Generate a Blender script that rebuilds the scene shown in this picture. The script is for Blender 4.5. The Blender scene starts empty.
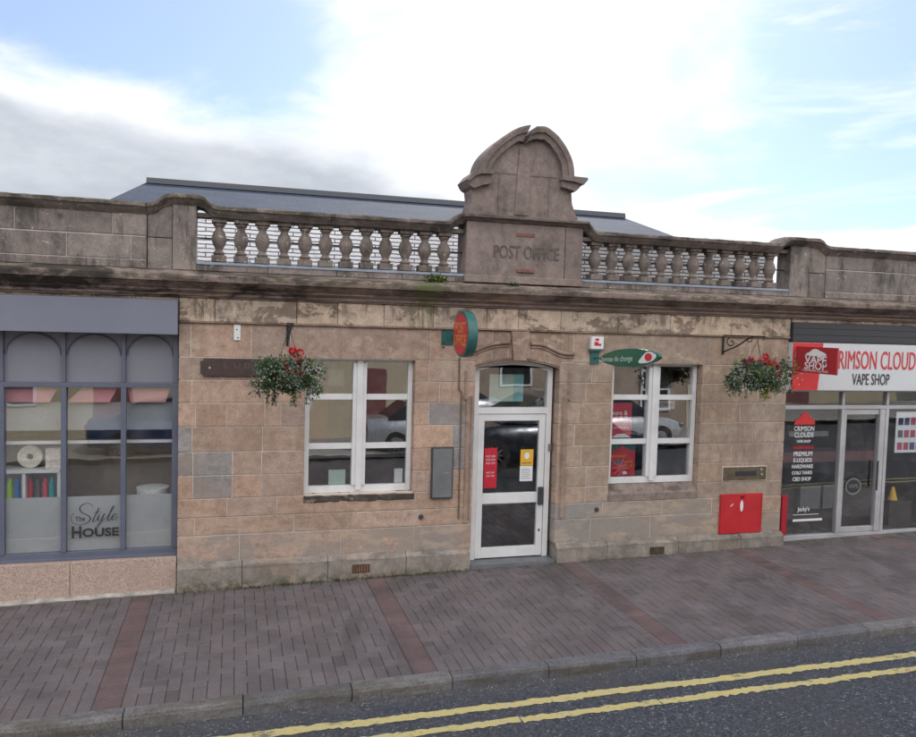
import bpy, bmesh, math, random
from mathutils import Vector, Matrix
R = random.Random(7)
sc = bpy.context.scene
col = sc.collection
SL = 0.01664                       # the street climbs gently to the right
def gz(x): return SL * x
ORG = {}

# ------------------------------------------------------------------ helpers
class MB:
    def __init__(s): s.v = []; s.f = []; s.c = []; s.m = []
    def add(s, vs, fs, c=(1, 1, 1), m=0):
        o = len(s.v); s.v += [tuple(p) for p in vs]
        for f in fs: s.f.append([i + o for i in f]); s.c.append(c); s.m.append(m)
        return s
    def box(s, x0, x1, y0, y1, z0, z1, c=(1, 1, 1), m=0):
        vs = [(x, y, z) for x in (x0, x1) for y in (y0, y1) for z in (z0, z1)]
        return s.add(vs, [(0, 1, 3, 2), (4, 6, 7, 5), (0, 4, 5, 1), (2, 3, 7, 6), (0, 2, 6, 4), (1, 5, 7, 3)], c, m)
    def block(s, x0, x1, y0, y1, z0, z1, c=(1, 1, 1), b=.004, m=0):
        # masonry block, arrises of the front face eased
        vs = [(x0, y1, z0), (x1, y1, z0), (x1, y1, z1), (x0, y1, z1), (x0, y0 + b, z0), (x1, y0 + b, z0), (x1, y0 + b, z1), (x0, y0 + b, z1),
              (x0 + b, y0, z0 + b), (x1 - b, y0, z0 + b), (x1 - b, y0, z1 - b), (x0 + b, y0, z1 - b)]
        return s.add(vs, [(8, 9, 10, 11), (4, 5, 9, 8), (5, 6, 10, 9), (6, 7, 11, 10), (7, 4, 8, 11), (0, 1, 5, 4), (1, 2, 6, 5), (2, 3, 7, 6), (3, 0, 4, 7), (3, 2, 1, 0)], c, m)
    def prism(s, pts, y0, y1, c=(1, 1, 1), m=0):
        n = len(pts)
        a = [(x, y0, z) for x, z in pts]; b = [(x, y1, z) for x, z in pts]
        return s.add(a + b, [tuple(range(n)), tuple(range(2 * n - 1, n - 1, -1))] + [(i, i + n, (i + 1) % n + n, (i + 1) % n) for i in range(n)], c, m)
    def sweep(s, prof, stations, c=(1, 1, 1), jit=0, caps=True, m=0):
        # prof: (y,z) loop; stations: (x, dy, dz)
        n = len(prof); vs = []
        for x, dy, dz in stations:
            for y, z in prof: vs.append((x, y + dy + R.uniform(-jit, jit), z + dz + R.uniform(-jit, jit)))
        fs = []
        for k in range(len(stations) - 1):
            for i in range(n): fs.append((k * n + i, k * n + (i + 1) % n, (k + 1) * n + (i + 1) % n, (k + 1) * n + i))
        if caps: fs += [tuple(range(n - 1, -1, -1)), tuple((len(stations) - 1) * n + i for i in range(n))]
        return s.add(vs, fs, c, m)
    def lathe(s, prof, cx, cy, n=16, c=(1, 1, 1), sq=False, m=0):
        vs = []
        for r, z in prof:
            for k in range(n):
                a = 2 * math.pi * (k + .5) / n; vs.append((cx + r * math.cos(a), cy + r * math.sin(a), z))
        fs = [(j * n + k, j * n + (k + 1) % n, (j + 1) * n + (k + 1) % n, (j + 1) * n + k) for j in range(len(prof) - 1) for k in range(n)]
        fs += [tuple(range(n - 1, -1, -1)), tuple((len(prof) - 1) * n + k for k in range(n))]
        return s.add(vs, fs, c, m)
    def tube(s, path, r, n=8, c=(1, 1, 1), m=0):
        path = [Vector(p) for p in path]; vs = []
        rs = r if isinstance(r, (list, tuple)) else [r] * len(path)
        for i, p in enumerate(path):
            t = (path[min(i + 1, len(path) - 1)] - path[max(i - 1, 0)]).normalized()
            u = t.cross(Vector((0, 0, 1)) if abs(t.z) < .9 else Vector((1, 0, 0))).normalized(); w = t.cross(u)
            for k in range(n):
                a = 2 * math.pi * k / n; vs.append(p + (u * math.cos(a) + w * math.sin(a)) * rs[i])
        fs = [(j * n + k, j * n + (k + 1) % n, (j + 1) * n + (k + 1) % n, (j + 1) * n + k) for j in range(len(path) - 1) for k in range(n)]
        fs += [tuple(range(n - 1, -1, -1)), tuple((len(path) - 1) * n + k for k in range(n))]
        return s.add(vs, fs, c, m)
    def disc(s, cx, cz, rx, rz, y0, y1, n=32, c=(1, 1, 1), m=0):
        return s.prism([(cx + rx * math.cos(2 * math.pi * k / n), cz + rz * math.sin(2 * math.pi * k / n)) for k in range(n)], y0, y1, c, m)
    def build(s, name, mat, parent=None, loc=None, bevel=0, smooth=0, M=None):
        """mesh object; vertices are given in world space unless the parent was made with local=True"""
        org = Vector(loc) if loc is not None else Vector((0, 0, 0))
        if parent is not None: org = ORG[parent.name]
        vs = [Vector(v) for v in s.v]
        if M is not None: vs = [M @ v for v in vs]
        me = bpy.data.meshes.new(name); me.from_pydata([v - org for v in vs], [], s.f)
        ca = me.color_attributes.new('Col', 'FLOAT_COLOR', 'CORNER')
        mats = mat if isinstance(mat, (list, tuple)) else [mat]
        for mm in mats: me.materials.append(mm)
        for p, c, mi in zip(me.polygons, s.c, s.m):
            p.material_index = mi
            for li in p.loop_indices: ca.data[li].color = (c[0], c[1], c[2], 1)
        bm = bmesh.new(); bm.from_mesh(me)
        bmesh.ops.recalc_face_normals(bm, faces=bm.faces)
        if bevel:
            es = [e for e in bm.edges if len(e.link_faces) == 2 and e.calc_face_angle(0) > .5]
            bmesh.ops.bevel(bm, geom=es, offset=bevel, segments=2, affect='EDGES', profile=.6, clamp_overlap=True)
        bm.to_mesh(me); bm.free()
        if smooth:
            for p in me.polygons: p.use_smooth = True
            me.set_sharp_from_angle(angle=math.radians(smooth))
        o = bpy.data.objects.new(name, me); col.objects.link(o)
        if parent is not None: o.parent = parent; ORG[o.name] = org
        else: o.location = org; ORG[o.name] = org
        return o

def each(m, name, mat, parent, **k):
    # one object per separate piece
    par = list(range(len(m.v)))
    def fd(i):
        while par[i] != i: par[i] = par[par[i]]; i = par[i]
        return i
    for f in m.f:
        for i in f[1:]: par[fd(i)] = fd(f[0])
    out = {}
    for f, c, mi in zip(m.f, m.c, m.m): out.setdefault(fd(f[0]), []).append((f, c, mi))
    for fs in out.values():
        q = MB(); ids = {}
        for f, c, mi in fs:
            for i in f:
                if i not in ids: ids[i] = len(q.v); q.v.append(m.v[i])
            q.f.append([ids[i] for i in f]); q.c.append(c); q.m.append(mi)
        o = q.build(name, mat, parent, **k)
    return o
def tag(o, label=None, cat=None, group=None, kind=None):
    if label: o['label'] = label
    if cat: o['category'] = cat
    if group: o['group'] = group
    if kind: o['kind'] = kind
    return o
def thing(name, label, cat, loc=(0, 0, 0), group=None, local=False):
    o = bpy.data.objects.new(name, None); o.empty_display_size = .2; col.objects.link(o); o.location = loc
    ORG[o.name] = Vector((0, 0, 0)) if local else Vector(loc)
    return tag(o, label, cat, group)
def copy_tree(o, parent=None):
    c = o.copy(); col.objects.link(c); c.parent = parent
    for ch in [q for q in bpy.data.objects if q.parent == o]: copy_tree(ch, c)
    return c

# ------------------------------------------------------------------ node helper
class NT:
    def __init__(s, name, world=False):
        if world: s.m = bpy.data.worlds.new(name)
        else: s.m = bpy.data.materials.new(name)
        s.m.use_nodes = True; s.t = s.m.node_tree; s.n = s.t.nodes; s.n.clear()
    def nd(s, ty, **k):
        o = s.n.new(ty)
        for a, b in k.items(): setattr(o, a, b)
        return o
    def link(s, a, b): s.t.links.new(a, b)
    def put(s, sock, v):
        if isinstance(v, (int, float)): sock.default_value = v
        elif isinstance(v, tuple): sock.default_value = v if len(sock.default_value) == len(v) else (*v, 1)
        else: s.link(v, sock)
    def math(s, op, a, b=0.0, clamp=False):
        o = s.nd('ShaderNodeMath', operation=op, use_clamp=clamp); s.put(o.inputs[0], a); s.put(o.inputs[1], b); return o.outputs[0]
    def mix(s, f, a, b, mode='MIX'):
        o = s.nd('ShaderNodeMix', data_type='RGBA', blend_type=mode); s.put(o.inputs[0], f); s.put(o.inputs[6], a); s.put(o.inputs[7], b); return o.outputs[2]
    def step(s, v, a, b, lo=0.0, hi=1.0):
        o = s.nd('ShaderNodeMapRange', interpolation_type='SMOOTHSTEP'); s.put(o.inputs[0], v)
        for i, q in enumerate((a, b, lo, hi)): o.inputs[i + 1].default_value = q
        return o.outputs[0]
    def noise(s, scale, vec=None, detail=4, rough=.55, dist=0, out=0):
        o = s.nd('ShaderNodeTexNoise'); o.inputs['Scale'].default_value = scale; o.inputs['Detail'].default_value = detail
        o.inputs['Roughness'].default_value = rough; o.inputs['Distortion'].default_value = dist
        if vec is not None: s.link(vec, o.inputs['Vector'])
        return o.outputs[out]
    def scalev(s, vec, sx, sy, sz, off=(0, 0, 0)):
        o = s.nd('ShaderNodeMapping'); s.link(vec, o.inputs[0]); o.inputs['Scale'].default_value = (sx, sy, sz); o.inputs['Location'].default_value = off; return o.outputs[0]
    def bsdf(s, colr, rough=.6, metal=0, bump=None, bs=.3, bd=.01, spec=.5, **k):
        b = s.nd('ShaderNodeBsdfPrincipled'); s.put(b.inputs['Base Color'], colr); s.put(b.inputs['Roughness'], rough)
        b.inputs['Metallic'].default_value = metal; b.inputs['Specular IOR Level'].default_value = spec
        for a, v in k.items(): s.put(b.inputs[a.replace('_', ' ')], v)
        if bump is not None:
            u = s.nd('ShaderNodeBump'); u.inputs['Strength'].default_value = bs; u.inputs['Distance'].default_value = bd
            s.link(bump, u.inputs['Height']); s.link(u.outputs[0], b.inputs['Normal'])
        o = s.nd('ShaderNodeOutputMaterial'); s.link(b.outputs[0], o.inputs[0]); return s.m
    def pos(s): return s.nd('ShaderNodeNewGeometry').outputs['Position']
    def objc(s): return s.nd('ShaderNodeTexCoord').outputs['Object']
    def attr(s, n='Col'): return s.nd('ShaderNodeAttribute', attribute_name=n).outputs['Color']
    def sep(s, v): return s.nd_sep(v)
    def nd_sep(s, v):
        o = s.nd('ShaderNodeSeparateXYZ'); s.link(v, o.inputs[0]); return o.outputs

def mk(name, c, rough=.5, metal=0, var=.12, scale=9, bump=.15, spec=.5, dirt=0, dirtc=(.06, .055, .045), obj=True, fine=None, **k):
    """general surface: tint * colour attribute, broken up by noise, optional grime"""
    t = NT(name); v = t.objc() if obj else t.pos()
    n1 = t.noise(scale, v, 5, .6); n2 = t.noise(scale * 9, v, 3, .6)
    base = t.mix(1.0, t.attr(), (*c, 1), 'MULTIPLY')
    f = t.math('ADD', t.step(n1, .25, .75, 1 - var, 1 + var), t.step(n2, .2, .8, -var * .4, var * .4))
    cc = t.nd('ShaderNodeCombineXYZ')
    for i in range(3): t.link(f, cc.inputs[i])
    base = t.mix(1.0, base, cc.outputs[0], 'MULTIPLY')
    if dirt: base = t.mix(t.math('MULTIPLY', t.step(t.noise(scale * .6, v, 6, .7), .48, .72), dirt), base, (*dirtc, 1))
    return t.bsdf(base, t.step(n1, .2, .8, max(rough - .08, .02), min(rough + .08, 1)), metal, n2, bump, .004, spec, **k)

def stone(name, layers, grain=.20, bs=.8, tint=(1.035, 1.0, 1.02)):
    """masonry: per-block colour attribute, grain, then weathering layers.
    layer = (colour, noise scale, (sx,sy,sz) stretch, lo, hi threshold, amount, z0, z1, soft, xs) ; xs = None or (x0,x1,soft)"""
    t = NT(name); p = t.pos(); x, y, z = t.nd_sep(p)
    g = t.noise(55, p, 5, .7); big = t.noise(2.3, p, 4, .6); med = t.noise(11, p, 5, .65)
    f = t.math('ADD', t.step(g, .25, .75, 1 - grain, 1 + grain), t.math('ADD', t.step(big, .3, .7, -.12, .12), t.step(med, .3, .7, -.17, .15)))
    cc = t.nd('ShaderNodeCombineXYZ')
    for i in range(3): t.link(f, cc.inputs[i])
    c = t.mix(1.0, t.mix(1.0, t.attr(), (*tint, 1), 'MULTIPLY'), cc.outputs[0], 'MULTIPLY')
    # pits and pinholes
    vo = t.nd('ShaderNodeTexVoronoi'); t.link(p, vo.inputs['Vector']); vo.inputs['Scale'].default_value = 26
    pit = t.math('MULTIPLY', t.step(vo.outputs['Distance'], .06, .13, 1, 0), t.step(t.noise(3.1, p), .5, .62))
    c = t.mix(t.math('MULTIPLY', pit, .55), c, (.07, .055, .045, 1))
    rel = t.math('SUBTRACT', t.math('ADD', t.math('MULTIPLY', g, .6), t.math('MULTIPLY', med, .9)), pit)
    for L in layers:
        lc, ns, st, lo, hi, amt, z0, z1, so, xs = L
        nn = t.noise(ns, t.scalev(p, *st, off=(lo * 31, hi * 17, ns)), 7, .68, .35)
        k = t.math('MULTIPLY', t.step(nn, lo, hi), amt)
        if z0 is not None: k = t.math('MULTIPLY', k, t.math('MULTIPLY', t.step(z, z0 - so, z0 + so), t.step(z, z1 - so, z1 + so, 1, 0)))
        if xs: k = t.math('MULTIPLY', k, t.math('MULTIPLY', t.step(x, xs[0] - xs[2], xs[0] + xs[2]), t.step(x, xs[1] - xs[2], xs[1] + xs[2], 1, 0)))
        c = t.mix(k, c, (*lc, 1))
    return t.bsdf(c, .93, 0, rel, bs, .012, .2)

# ------------------------------------------------------------------ materials
S1 = (1, 1, 1)
M_wall = stone('sandstone', [
    ((.30, .215, .165), 1.7, (1, 1, 2.2), .50, .66, .45, None, None, 0, None),
    ((.50, .40, .32), 2.6, (1, 1, 1.5), .56, .70, .45, None, None, 0, None),
    ((.22, .165, .125), 4.5, (1.5, 1, .35), .46, .68, .6, 1.0, 2.75, .3, (5.5, 6.9, .15)),
    ((.285, .262, .238), 1.5, (1, 1, 1.6), .50, .56, .70, .25, .575, .04, None),
    ((.285, .262, .238), 2.6, (1, 1, 1.3), .44, .47, .7, .27, .56, .03, (1.3, 2.5, .2)),
    ((.285, .262, .238), 2.6, (1, 1, 1.3), .40, .44, .7, .27, .75, .03, (3.7, 5.8, .2)),
    ((.50, .385, .30), 2.3, (1, 1, 3), .50, .60, .5, .28, .80, .05, None),
    ((.52, .43, .33), 3.3, (1, 1, 2), .56, .60, .5, 2.3, 2.78, .05, None),
    ((.20, .15, .12), 3.0, (2.2, 1, .22), .55, .72, .5, 1.6, 2.78, .3, None),
    ((.17, .125, .10), 9, (1, 1, 1.4), .60, .68, .5, None, None, 0, None),
    ((.10, .085, .06), 5, (1, 1, 1.0), .50, .70, .6, -.2, .32, .05, None),
    ((.17, .12, .09), 3.5, (.6, 1, 5), .60, .66, .5, .5, .78, .05, (-.5, .8, .1)),
], bs=.55)
M_plinth = stone('plinth_stone', [
    ((.36, .27, .20), 2.2, (1, 1, 1), .55, .62, .6, None, None, 0, None),
    ((.10, .095, .085), 6, (.5, 1, 2), .42, .66, .65, .22, .36, .03, None),
    ((.075, .08, .045), 9, (1, 1, 1), .40, .62, .75, -.2, .09, .05, None),
    ((.13, .115, .095), 3.5, (1, 1, .6), .46, .68, .5, None, None, 0, None),
], bs=.6)
M_frieze = stone('frieze_stone', [
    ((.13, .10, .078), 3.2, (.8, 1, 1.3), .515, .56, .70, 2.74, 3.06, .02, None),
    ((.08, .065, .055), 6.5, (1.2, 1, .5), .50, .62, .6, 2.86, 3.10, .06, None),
    ((.11, .13, .055), 5, (3, 1, .2), .36, .55, .8, 2.7, 3.1, .02, (1.85, 2.12, .06)),
    ((.05, .045, .04), 7, (3, 1, .3), .44, .6, .75, 2.8, 3.1, .05, (-.42, -.15, .08)),
    ((.52, .43, .33), 3.1, (1, 1, 1.5), .55, .60, .5, None, None, 0, (2.4, 8, .3)),
], bs=.6)
M_corn = stone('cornice_stone', [
    ((.19, .145, .115), 2.5, (.5, 1, 2), .48, .62, .6, None, None, 0, None),
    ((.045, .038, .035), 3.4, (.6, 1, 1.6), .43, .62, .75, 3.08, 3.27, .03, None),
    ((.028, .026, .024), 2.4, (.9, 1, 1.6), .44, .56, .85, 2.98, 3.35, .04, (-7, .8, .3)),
    ((.07, .075, .035), 8, (1, 1, 1), .50, .62, .7, 3.18, 3.34, .02, None),
    ((.10, .125, .05), 5, (3, 1, .2), .36, .55, .8, 2.9, 3.3, .02, (1.85, 2.12, .06)),
    ((.42, .36, .30), 14, (1, 1, 1), .66, .70, .6, None, None, 0, None),
    ((.34, .25, .18), 2.1, (.6, 1, 3), .58, .63, .7, 2.98, 3.2, .03, None),
], bs=.7)
M_para = stone('parapet_stone', [
    ((.060, .055, .050), 3.2, (1.5, 1, .5), .48, .64, .75, None, None, 0, None),
    ((.24, .215, .19), 3.6, (1, 1, 1), .56, .66, .5, None, None, 0, None),
    ((.48, .46, .41), 15, (1, 1, 1), .63, .66, .8, None, None, 0, None),
    ((.040, .038, .030), 5, (1, 1, 1.5), .40, .62, .8, 3.88, 4.10, .03, None),
    ((.085, .085, .035), 12, (1, 1, 1), .52, .62, .6, 3.90, 4.12, .02, (-9, 1.5, .6)),
], bs=.7)
M_ped = stone('pediment_stone', [
    ((.095, .08, .072), 2.4, (1.4, 1, .6), .50, .66, .6, None, None, 0, None),
    ((.24, .19, .165), 3.0, (1, 1, 1), .54, .66, .5, None, None, 0, None),
    ((.05, .045, .04), 6, (1, 1, 1), .47, .65, .6, 4.0, 4.12, .03, None),
], bs=.5)
M_mortar = mk('lime_mortar', (.60, .53, .465), .95, var=.2, scale=6, bump=.4, spec=.1, obj=False)
M_pmort = mk('pale_mortar', (.46, .44, .41), .95, var=.2, scale=6, bump=.4, spec=.1, obj=False)
M_sill = stone('sill_stone', [((.05, .045, .042), 5, (1, 1, 1.6), .36, .56, .85, None, None, 0, None), ((.35, .27, .21), 7, (.7, 1, 1), .57, .63, .7, None, None, 0, None)], bs=.8)
M_sill2 = stone('sloping_sill_stone', [((.07, .06, .06), 5, (1, 1, 1.6), .44, .66, .75, .85, 1.0, .02, None)], bs=.6)
M_white = mk('white_paint', (.72, .72, .73), .38, var=.05, scale=5, bump=.05, dirt=.25, dirtc=(.42, .40, .38))
M_lead = mk('lead_flashing', (.20, .235, .29), .45, .2, var=.2, scale=5, bump=.3)
M_iron = mk('black_iron', (.022, .022, .025), .5, .3, var=.2, scale=20, bump=.2)
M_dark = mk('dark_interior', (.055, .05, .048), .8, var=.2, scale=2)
M_room = mk('room_wall', (.16, .14, .125), .8, var=.2, scale=1.5)
M_brown = mk('brown_plaque', (.055, .034, .030), .5, var=.25, scale=14, bump=.3, dirt=.4, dirtc=(.09, .065, .055))
M_greyp = mk('grey_board', (.155, .165, .170), .45, var=.12, scale=6, bump=.1, dirt=.25, dirtc=(.25, .26, .26))
M_dgrey = mk('dark_grey_metal', (.06, .065, .075), .5, .3)
M_red = mk('red_paint', (.50, .022, .030), .42, var=.1, scale=5, bump=.2, dirt=.6, dirtc=(.24, .045, .035))
M_redp = mk('red_print', (.52, .025, .045), .4, var=.05, bump=.02)
M_redl = mk('bright_red_print', (.62, .035, .04), .35, var=.05, bump=.02)
M_redd = mk('dark_red_print', (.36, .02, .032), .35, var=.05, bump=.02)
M_wprint = mk('white_print', (.74, .75, .77), .4, var=.04, bump=.02)
M_gprint = mk('pale_green_paper', (.46, .60, .52), .6, var=.05, bump=.02)
M_teal = mk('teal_metal', (.035, .135, .125), .42, .1, var=.15, scale=8, bump=.1, dirt=.3, dirtc=(.02, .07, .065))
M_green = mk('green_enamel', (.015, .12, .075), .3, var=.1, scale=8, bump=.05)
M_yel = mk('yellow_print', (.72, .42, .05), .5, var=.08, bump=.02)
M_orange = mk('orange_lettering', (.55, .22, .06), .5, var=.2, scale=30, bump=.02)
M_blk = mk('black_lettering', (.03, .03, .035), .5, var=.05, bump=.02)
M_navy = mk('blue_grey_paint', (.115, .13, .18), .4, var=.08, scale=4, bump=.06, dirt=.2, dirtc=(.16, .17, .2))
M_fasc = mk('grey_fascia_paint', (.185, .20, .255), .5, var=.05, scale=2, bump=.05, dirt=.12, dirtc=(.14, .14, .17))
M_panel = mk('lilac_grey_panel', (.215, .22, .265), .5, var=.06, scale=2, bump=.05)
M_alu = mk('pale_aluminium', (.50, .50, .52), .38, .35, var=.08, scale=5, bump=.05, dirt=.2, dirtc=(.3, .29, .28))
M_char = mk('charcoal_fascia', (.035, .036, .046), .45, var=.12, scale=4, bump=.1)
M_signw = mk('sign_panel_white', (.60, .62, .65), .3, var=.03, scale=2, bump=.02)
M_brass = mk('aged_brass', (.16, .13, .09), .5, .6, var=.25, scale=18, bump=.25)
M_step = mk('slate_step', (.14, .15, .165), .6, var=.2, scale=8, bump=.3)
M_vent = mk('terracotta_vent', (.17, .085, .055), .8, var=.3, scale=20, bump=.4)
M_brick = mk('brick_red_patch', (.19, .085, .07), .8, var=.3, scale=20, bump=.4)
M_conc = mk('rough_concrete', (.36, .34, .31), .95, var=.35, scale=8, bump=.8, obj=False)
M_pink = mk('pink_blind', (.56, .26, .29), .75, var=.1, scale=4, bump=.05)
M_grblind = mk('grey_blind', (.33, .345, .37), .8, var=.08, scale=4)
M_wood = mk('brown_wood', (.20, .10, .06), .6, var=.3, scale=6)
M_frost = mk('frosted_vinyl', (.40, .41, .43), .55, var=.05, scale=3, bump=.02)
M_soil = mk('moss_liner', (.05, .05, .025), .95, var=.4, scale=30, bump=.8)
M_leaf = mk('leaf', (1, 1, 1), .5, var=.25, scale=15, bump=.1, spec=.4)
M_petal = mk('petal', (1, 1, 1), .6, var=.15, scale=30, bump=.05)
M_tyre = mk('tyre_rubber', (.02, .02, .02), .8)
M_rim = mk('alloy_rim', (.45, .45, .47), .3, .8)

def glass_mat(name, tint=(.98, .99, .99), refl=.09):
    t = NT(name); ge = t.nd('ShaderNodeNewGeometry'); dt = t.nd('ShaderNodeVectorMath', operation='DOT_PRODUCT')
    t.link(ge.outputs['Incoming'], dt.inputs[0]); t.link(ge.outputs['Normal'], dt.inputs[1])
    cs = t.math('SUBTRACT', 1.0, t.math('ABSOLUTE', dt.outputs['Value']), True)
    fr = t.math('ADD', t.math('MULTIPLY', t.math('POWER', cs, 5.0), 1 - refl), refl, True)
    tr = t.nd('ShaderNodeBsdfTransparent'); tr.inputs[0].default_value = (*tint, 1)
    gl = t.nd('ShaderNodeBsdfGlossy'); gl.inputs['Roughness'].default_value = .0; gl.inputs[0].default_value = (.95, .97, 1, 1)
    w = t.noise(1.6, t.objc(), 2); b = t.nd('ShaderNodeBump'); b.inputs['Strength'].default_value = .05; b.inputs['Distance'].default_value = .02
    t.link(w, b.inputs['Height']); t.link(b.outputs[0], gl.inputs['Normal'])
    sm = t.nd('ShaderNodeBsdfDiffuse'); sm.inputs[0].default_value = (.5, .5, .5, 1)      # film of dust
    mx = t.nd('ShaderNodeMixShader'); t.link(fr, mx.inputs[0]); t.link(tr.outputs[0], mx.inputs[1]); t.link(gl.outputs[0], mx.inputs[2])
    m2 = t.nd('ShaderNodeMixShader'); t.link(t.step(t.noise(5, t.objc(), 6, .7), .4, .8, .0, .05), m2.inputs[0]); t.link(mx.outputs[0], m2.inputs[1]); t.link(sm.outputs[0], m2.inputs[2])
    o = t.nd('ShaderNodeOutputMaterial'); t.link(m2.outputs[0], o.inputs[0]); return t.m
M_glass = glass_mat('window_glass', refl=.145)
M_glass2 = glass_mat('shop_glass', refl=.095)
M_cglass = mk('car_glass', (.015, .018, .02), .05, var=0, bump=0)

# terrazzo / granite riser
t = NT('pink_terrazzo'); p = t.pos(); vo = t.nd('ShaderNodeTexVoronoi'); t.link(p, vo.inputs['Vector']); vo.inputs['Scale'].default_value = 150
cr = t.nd('ShaderNodeValToRGB'); t.link(t.nd_sep(vo.outputs['Color'])[0], cr.inputs[0])
e = cr.color_ramp.elements; e[0].color = (.36, .26, .22, 1); e[1].color = (.58, .45, .39, 1); e.new(.5).color = (.49, .36, .30, 1); e.new(.08).color = (.24, .18, .16, 1)
M_terr = t.bsdf(t.mix(t.step(t.noise(3, p), .4, .7, 0, .4), cr.outputs[0], (.36, .27, .23, 1)), .6, 0, vo.outputs['Distance'], .3, .004)

# slate roof and pale coursed wall
def courses(name, cols, joint, bw, bh, mort, bumps=.6, rough=.6, axis='xz', spec=.5):
    t = NT(name); p = t.pos(); x, y, z = t.nd_sep(p); cb = t.nd('ShaderNodeCombineXYZ'); t.link(x, cb.inputs[0])
    t.link(z if axis == 'xz' else t.math('MULTIPLY', y, 1.0), cb.inputs[1])
    wob = t.noise(9, p, 3); wv = t.nd('ShaderNodeVectorMath', operation='ADD'); t.link(cb.outputs[0], wv.inputs[0])
    sc_ = t.nd('ShaderNodeVectorMath', operation='SCALE'); t.link(t.nd_noisecol(p) if hasattr(t, 'nd_noisecol') else t.noise(9, p, 3, out=1), sc_.inputs[0]); sc_.inputs['Scale'].default_value = bh * .35
    t.link(sc_.outputs[0], wv.inputs[1])
    b = t.nd('ShaderNodeTexBrick'); t.link(wv.outputs[0], b.inputs['Vector']); b.inputs['Scale'].default_value = 1; b.inputs['Brick Width'].default_value = bw
    b.inputs['Row Height'].default_value = bh; b.inputs['Mortar Size'].default_value = mort; b.inputs['Mortar Smooth'].default_value = .1
    b.inputs['Color1'].default_value = (*cols[0], 1); b.inputs['Color2'].default_value = (*cols[1], 1); b.inputs['Mortar'].default_value = (*joint, 1)
    c = t.mix(t.step(t.noise(6, p, 5, .7), .5, .75, 0, .35), b.outputs[0], (*joint, 1))
    h = t.math('SUBTRACT', t.noise(30, p), t.math('MULTIPLY', b.outputs['Fac'], 2))
    return t.bsdf(c, rough, 0, h, bumps, .01, spec)
M_slate = courses('roof_slate', ((.040, .054, .088), (.055, .070, .108)), (.04, .05, .07), .26, .11, .006, rough=.85, axis='xy', spec=.15)
M_pale = courses('whitewashed_rubble', ((.93, .93, .95), (.84, .85, .88)), (.13, .13, .16), .34, .050, .0065, 1, .8)

M_pale2 = courses('grey_rubble', ((.42, .41, .41), (.34, .33, .34)), (.06, .055, .055), .34, .050, .0085, 1, .8)  # darker grey courses for the right part of the rear wall
# asphalt
t = NT('asphalt'); p = t.pos(); vo = t.nd('ShaderNodeTexVoronoi'); t.link(p, vo.inputs['Vector']); vo.inputs['Scale'].default_value = 70
sp = t.nd_sep(vo.outputs['Color'])[0]
c = t.mix(t.step(sp, .0, 1.0, 0, 1), (.042, .044, .055, 1), (.090, .095, .115, 1))
c = t.mix(t.step(sp, .93, .99, 0, .8), c, (.24, .24, .24, 1))
c = t.mix(t.step(t.noise(1.3, p, 6, .65), .4, .7, 0, .5), c, (.075, .072, .072, 1))
yy = t.nd_sep(p)[1]
c = t.mix(t.math('MULTIPLY', t.step(yy, -2.86, -2.62, 0, .6), t.step(t.noise(7, p, 6, .7), .3, .7)), c, (.115, .11, .105, 1))
M_asph = t.bsdf(c, .85, 0, t.math('ADD', vo.outputs['Distance'], t.noise(25, p)), .8, .012, .3)
M_yline = None
t = NT('worn_yellow_paint'); p = t.pos()
c = t.mix(t.step(t.noise(14, p, 6, .7), .4, .75, 0, .8), (.54, .45, .19, 1), (.46, .42, .26, 1))
c = t.mix(t.math('MAXIMUM', t.step(t.noise(45, p, 5, .75), .55, .68, 0, .7), t.step(t.noise(2.6, t.scalev(p, 1, 2.5, 1), 9, .78), .56, .62, 0, .75)), c, (.07, .07, .075, 1))
M_yline = t.bsdf(c, .75, 0, t.noise(60, p), .7, .006, .3)
# paving and kerb
t = NT('block_paving'); p = t.pos()
f = t.step(t.noise(2.2, p, 5, .6), .3, .7, .84, 1.16); g = t.step(t.noise(90, p, 4, .7), .25, .75, .75, 1.25); fg = t.math('MULTIPLY', f, g)
cb = t.nd('ShaderNodeCombineXYZ'); [t.link(fg, cb.inputs[i]) for i in range(3)]
c = t.mix(1.0, t.attr(), cb.outputs[0], 'MULTIPLY')
c = t.mix(t.step(t.noise(.8, p, 6, .7, .5), .5, .7, 0, .4), c, (.085, .076, .078, 1))
x_, y_, z_ = t.nd_sep(p)
c = t.mix(t.math('MULTIPLY', t.step(y_, -.35, -.02, 0, .75), t.step(t.noise(5, p, 6, .7), .42, .62)), c, (.055, .055, .035, 1))
vo = t.nd('ShaderNodeTexVoronoi'); t.link(p, vo.inputs['Vector']); vo.inputs['Scale'].default_value = 3.2; vo.inputs['Randomness'].default_value = 1
c = t.mix(t.step(vo.outputs['Distance'], .045, .055, .45, 0), c, (.20, .19, .185, 1))
c = t.mix(t.math('MULTIPLY', t.step(t.noise(1.1, t.scalev(p, 1, .5, 1, (4, 2, 0)), 7, .7, .8), .54, .64), .45), c, (.060, .054, .056, 1))
M_pave = t.bsdf(c, .8, 0, t.noise(90, p, 4), .5, .006, .35)
M_sand = mk('joint_sand', (.060, .055, .056), .95, var=.3, scale=10, bump=.5, obj=False)
M_kerb = stone('granite_kerb', [((.05, .047, .045), 40, (1, 1, 1), .60, .66, .7, None, None, 0, None), ((.085, .07, .045), 4, (.4, 1, 2), .42, .62, .7, -.35, .02, .05, None)], grain=.3, bs=.7)
M_earth = mk('bare_ground', (.12, .12, .09), .95, var=.4, scale=.2, obj=False)
M_flat = mk('flat_roof_felt', (.10, .10, .11), .9, var=.3, scale=3, obj=False)

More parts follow.
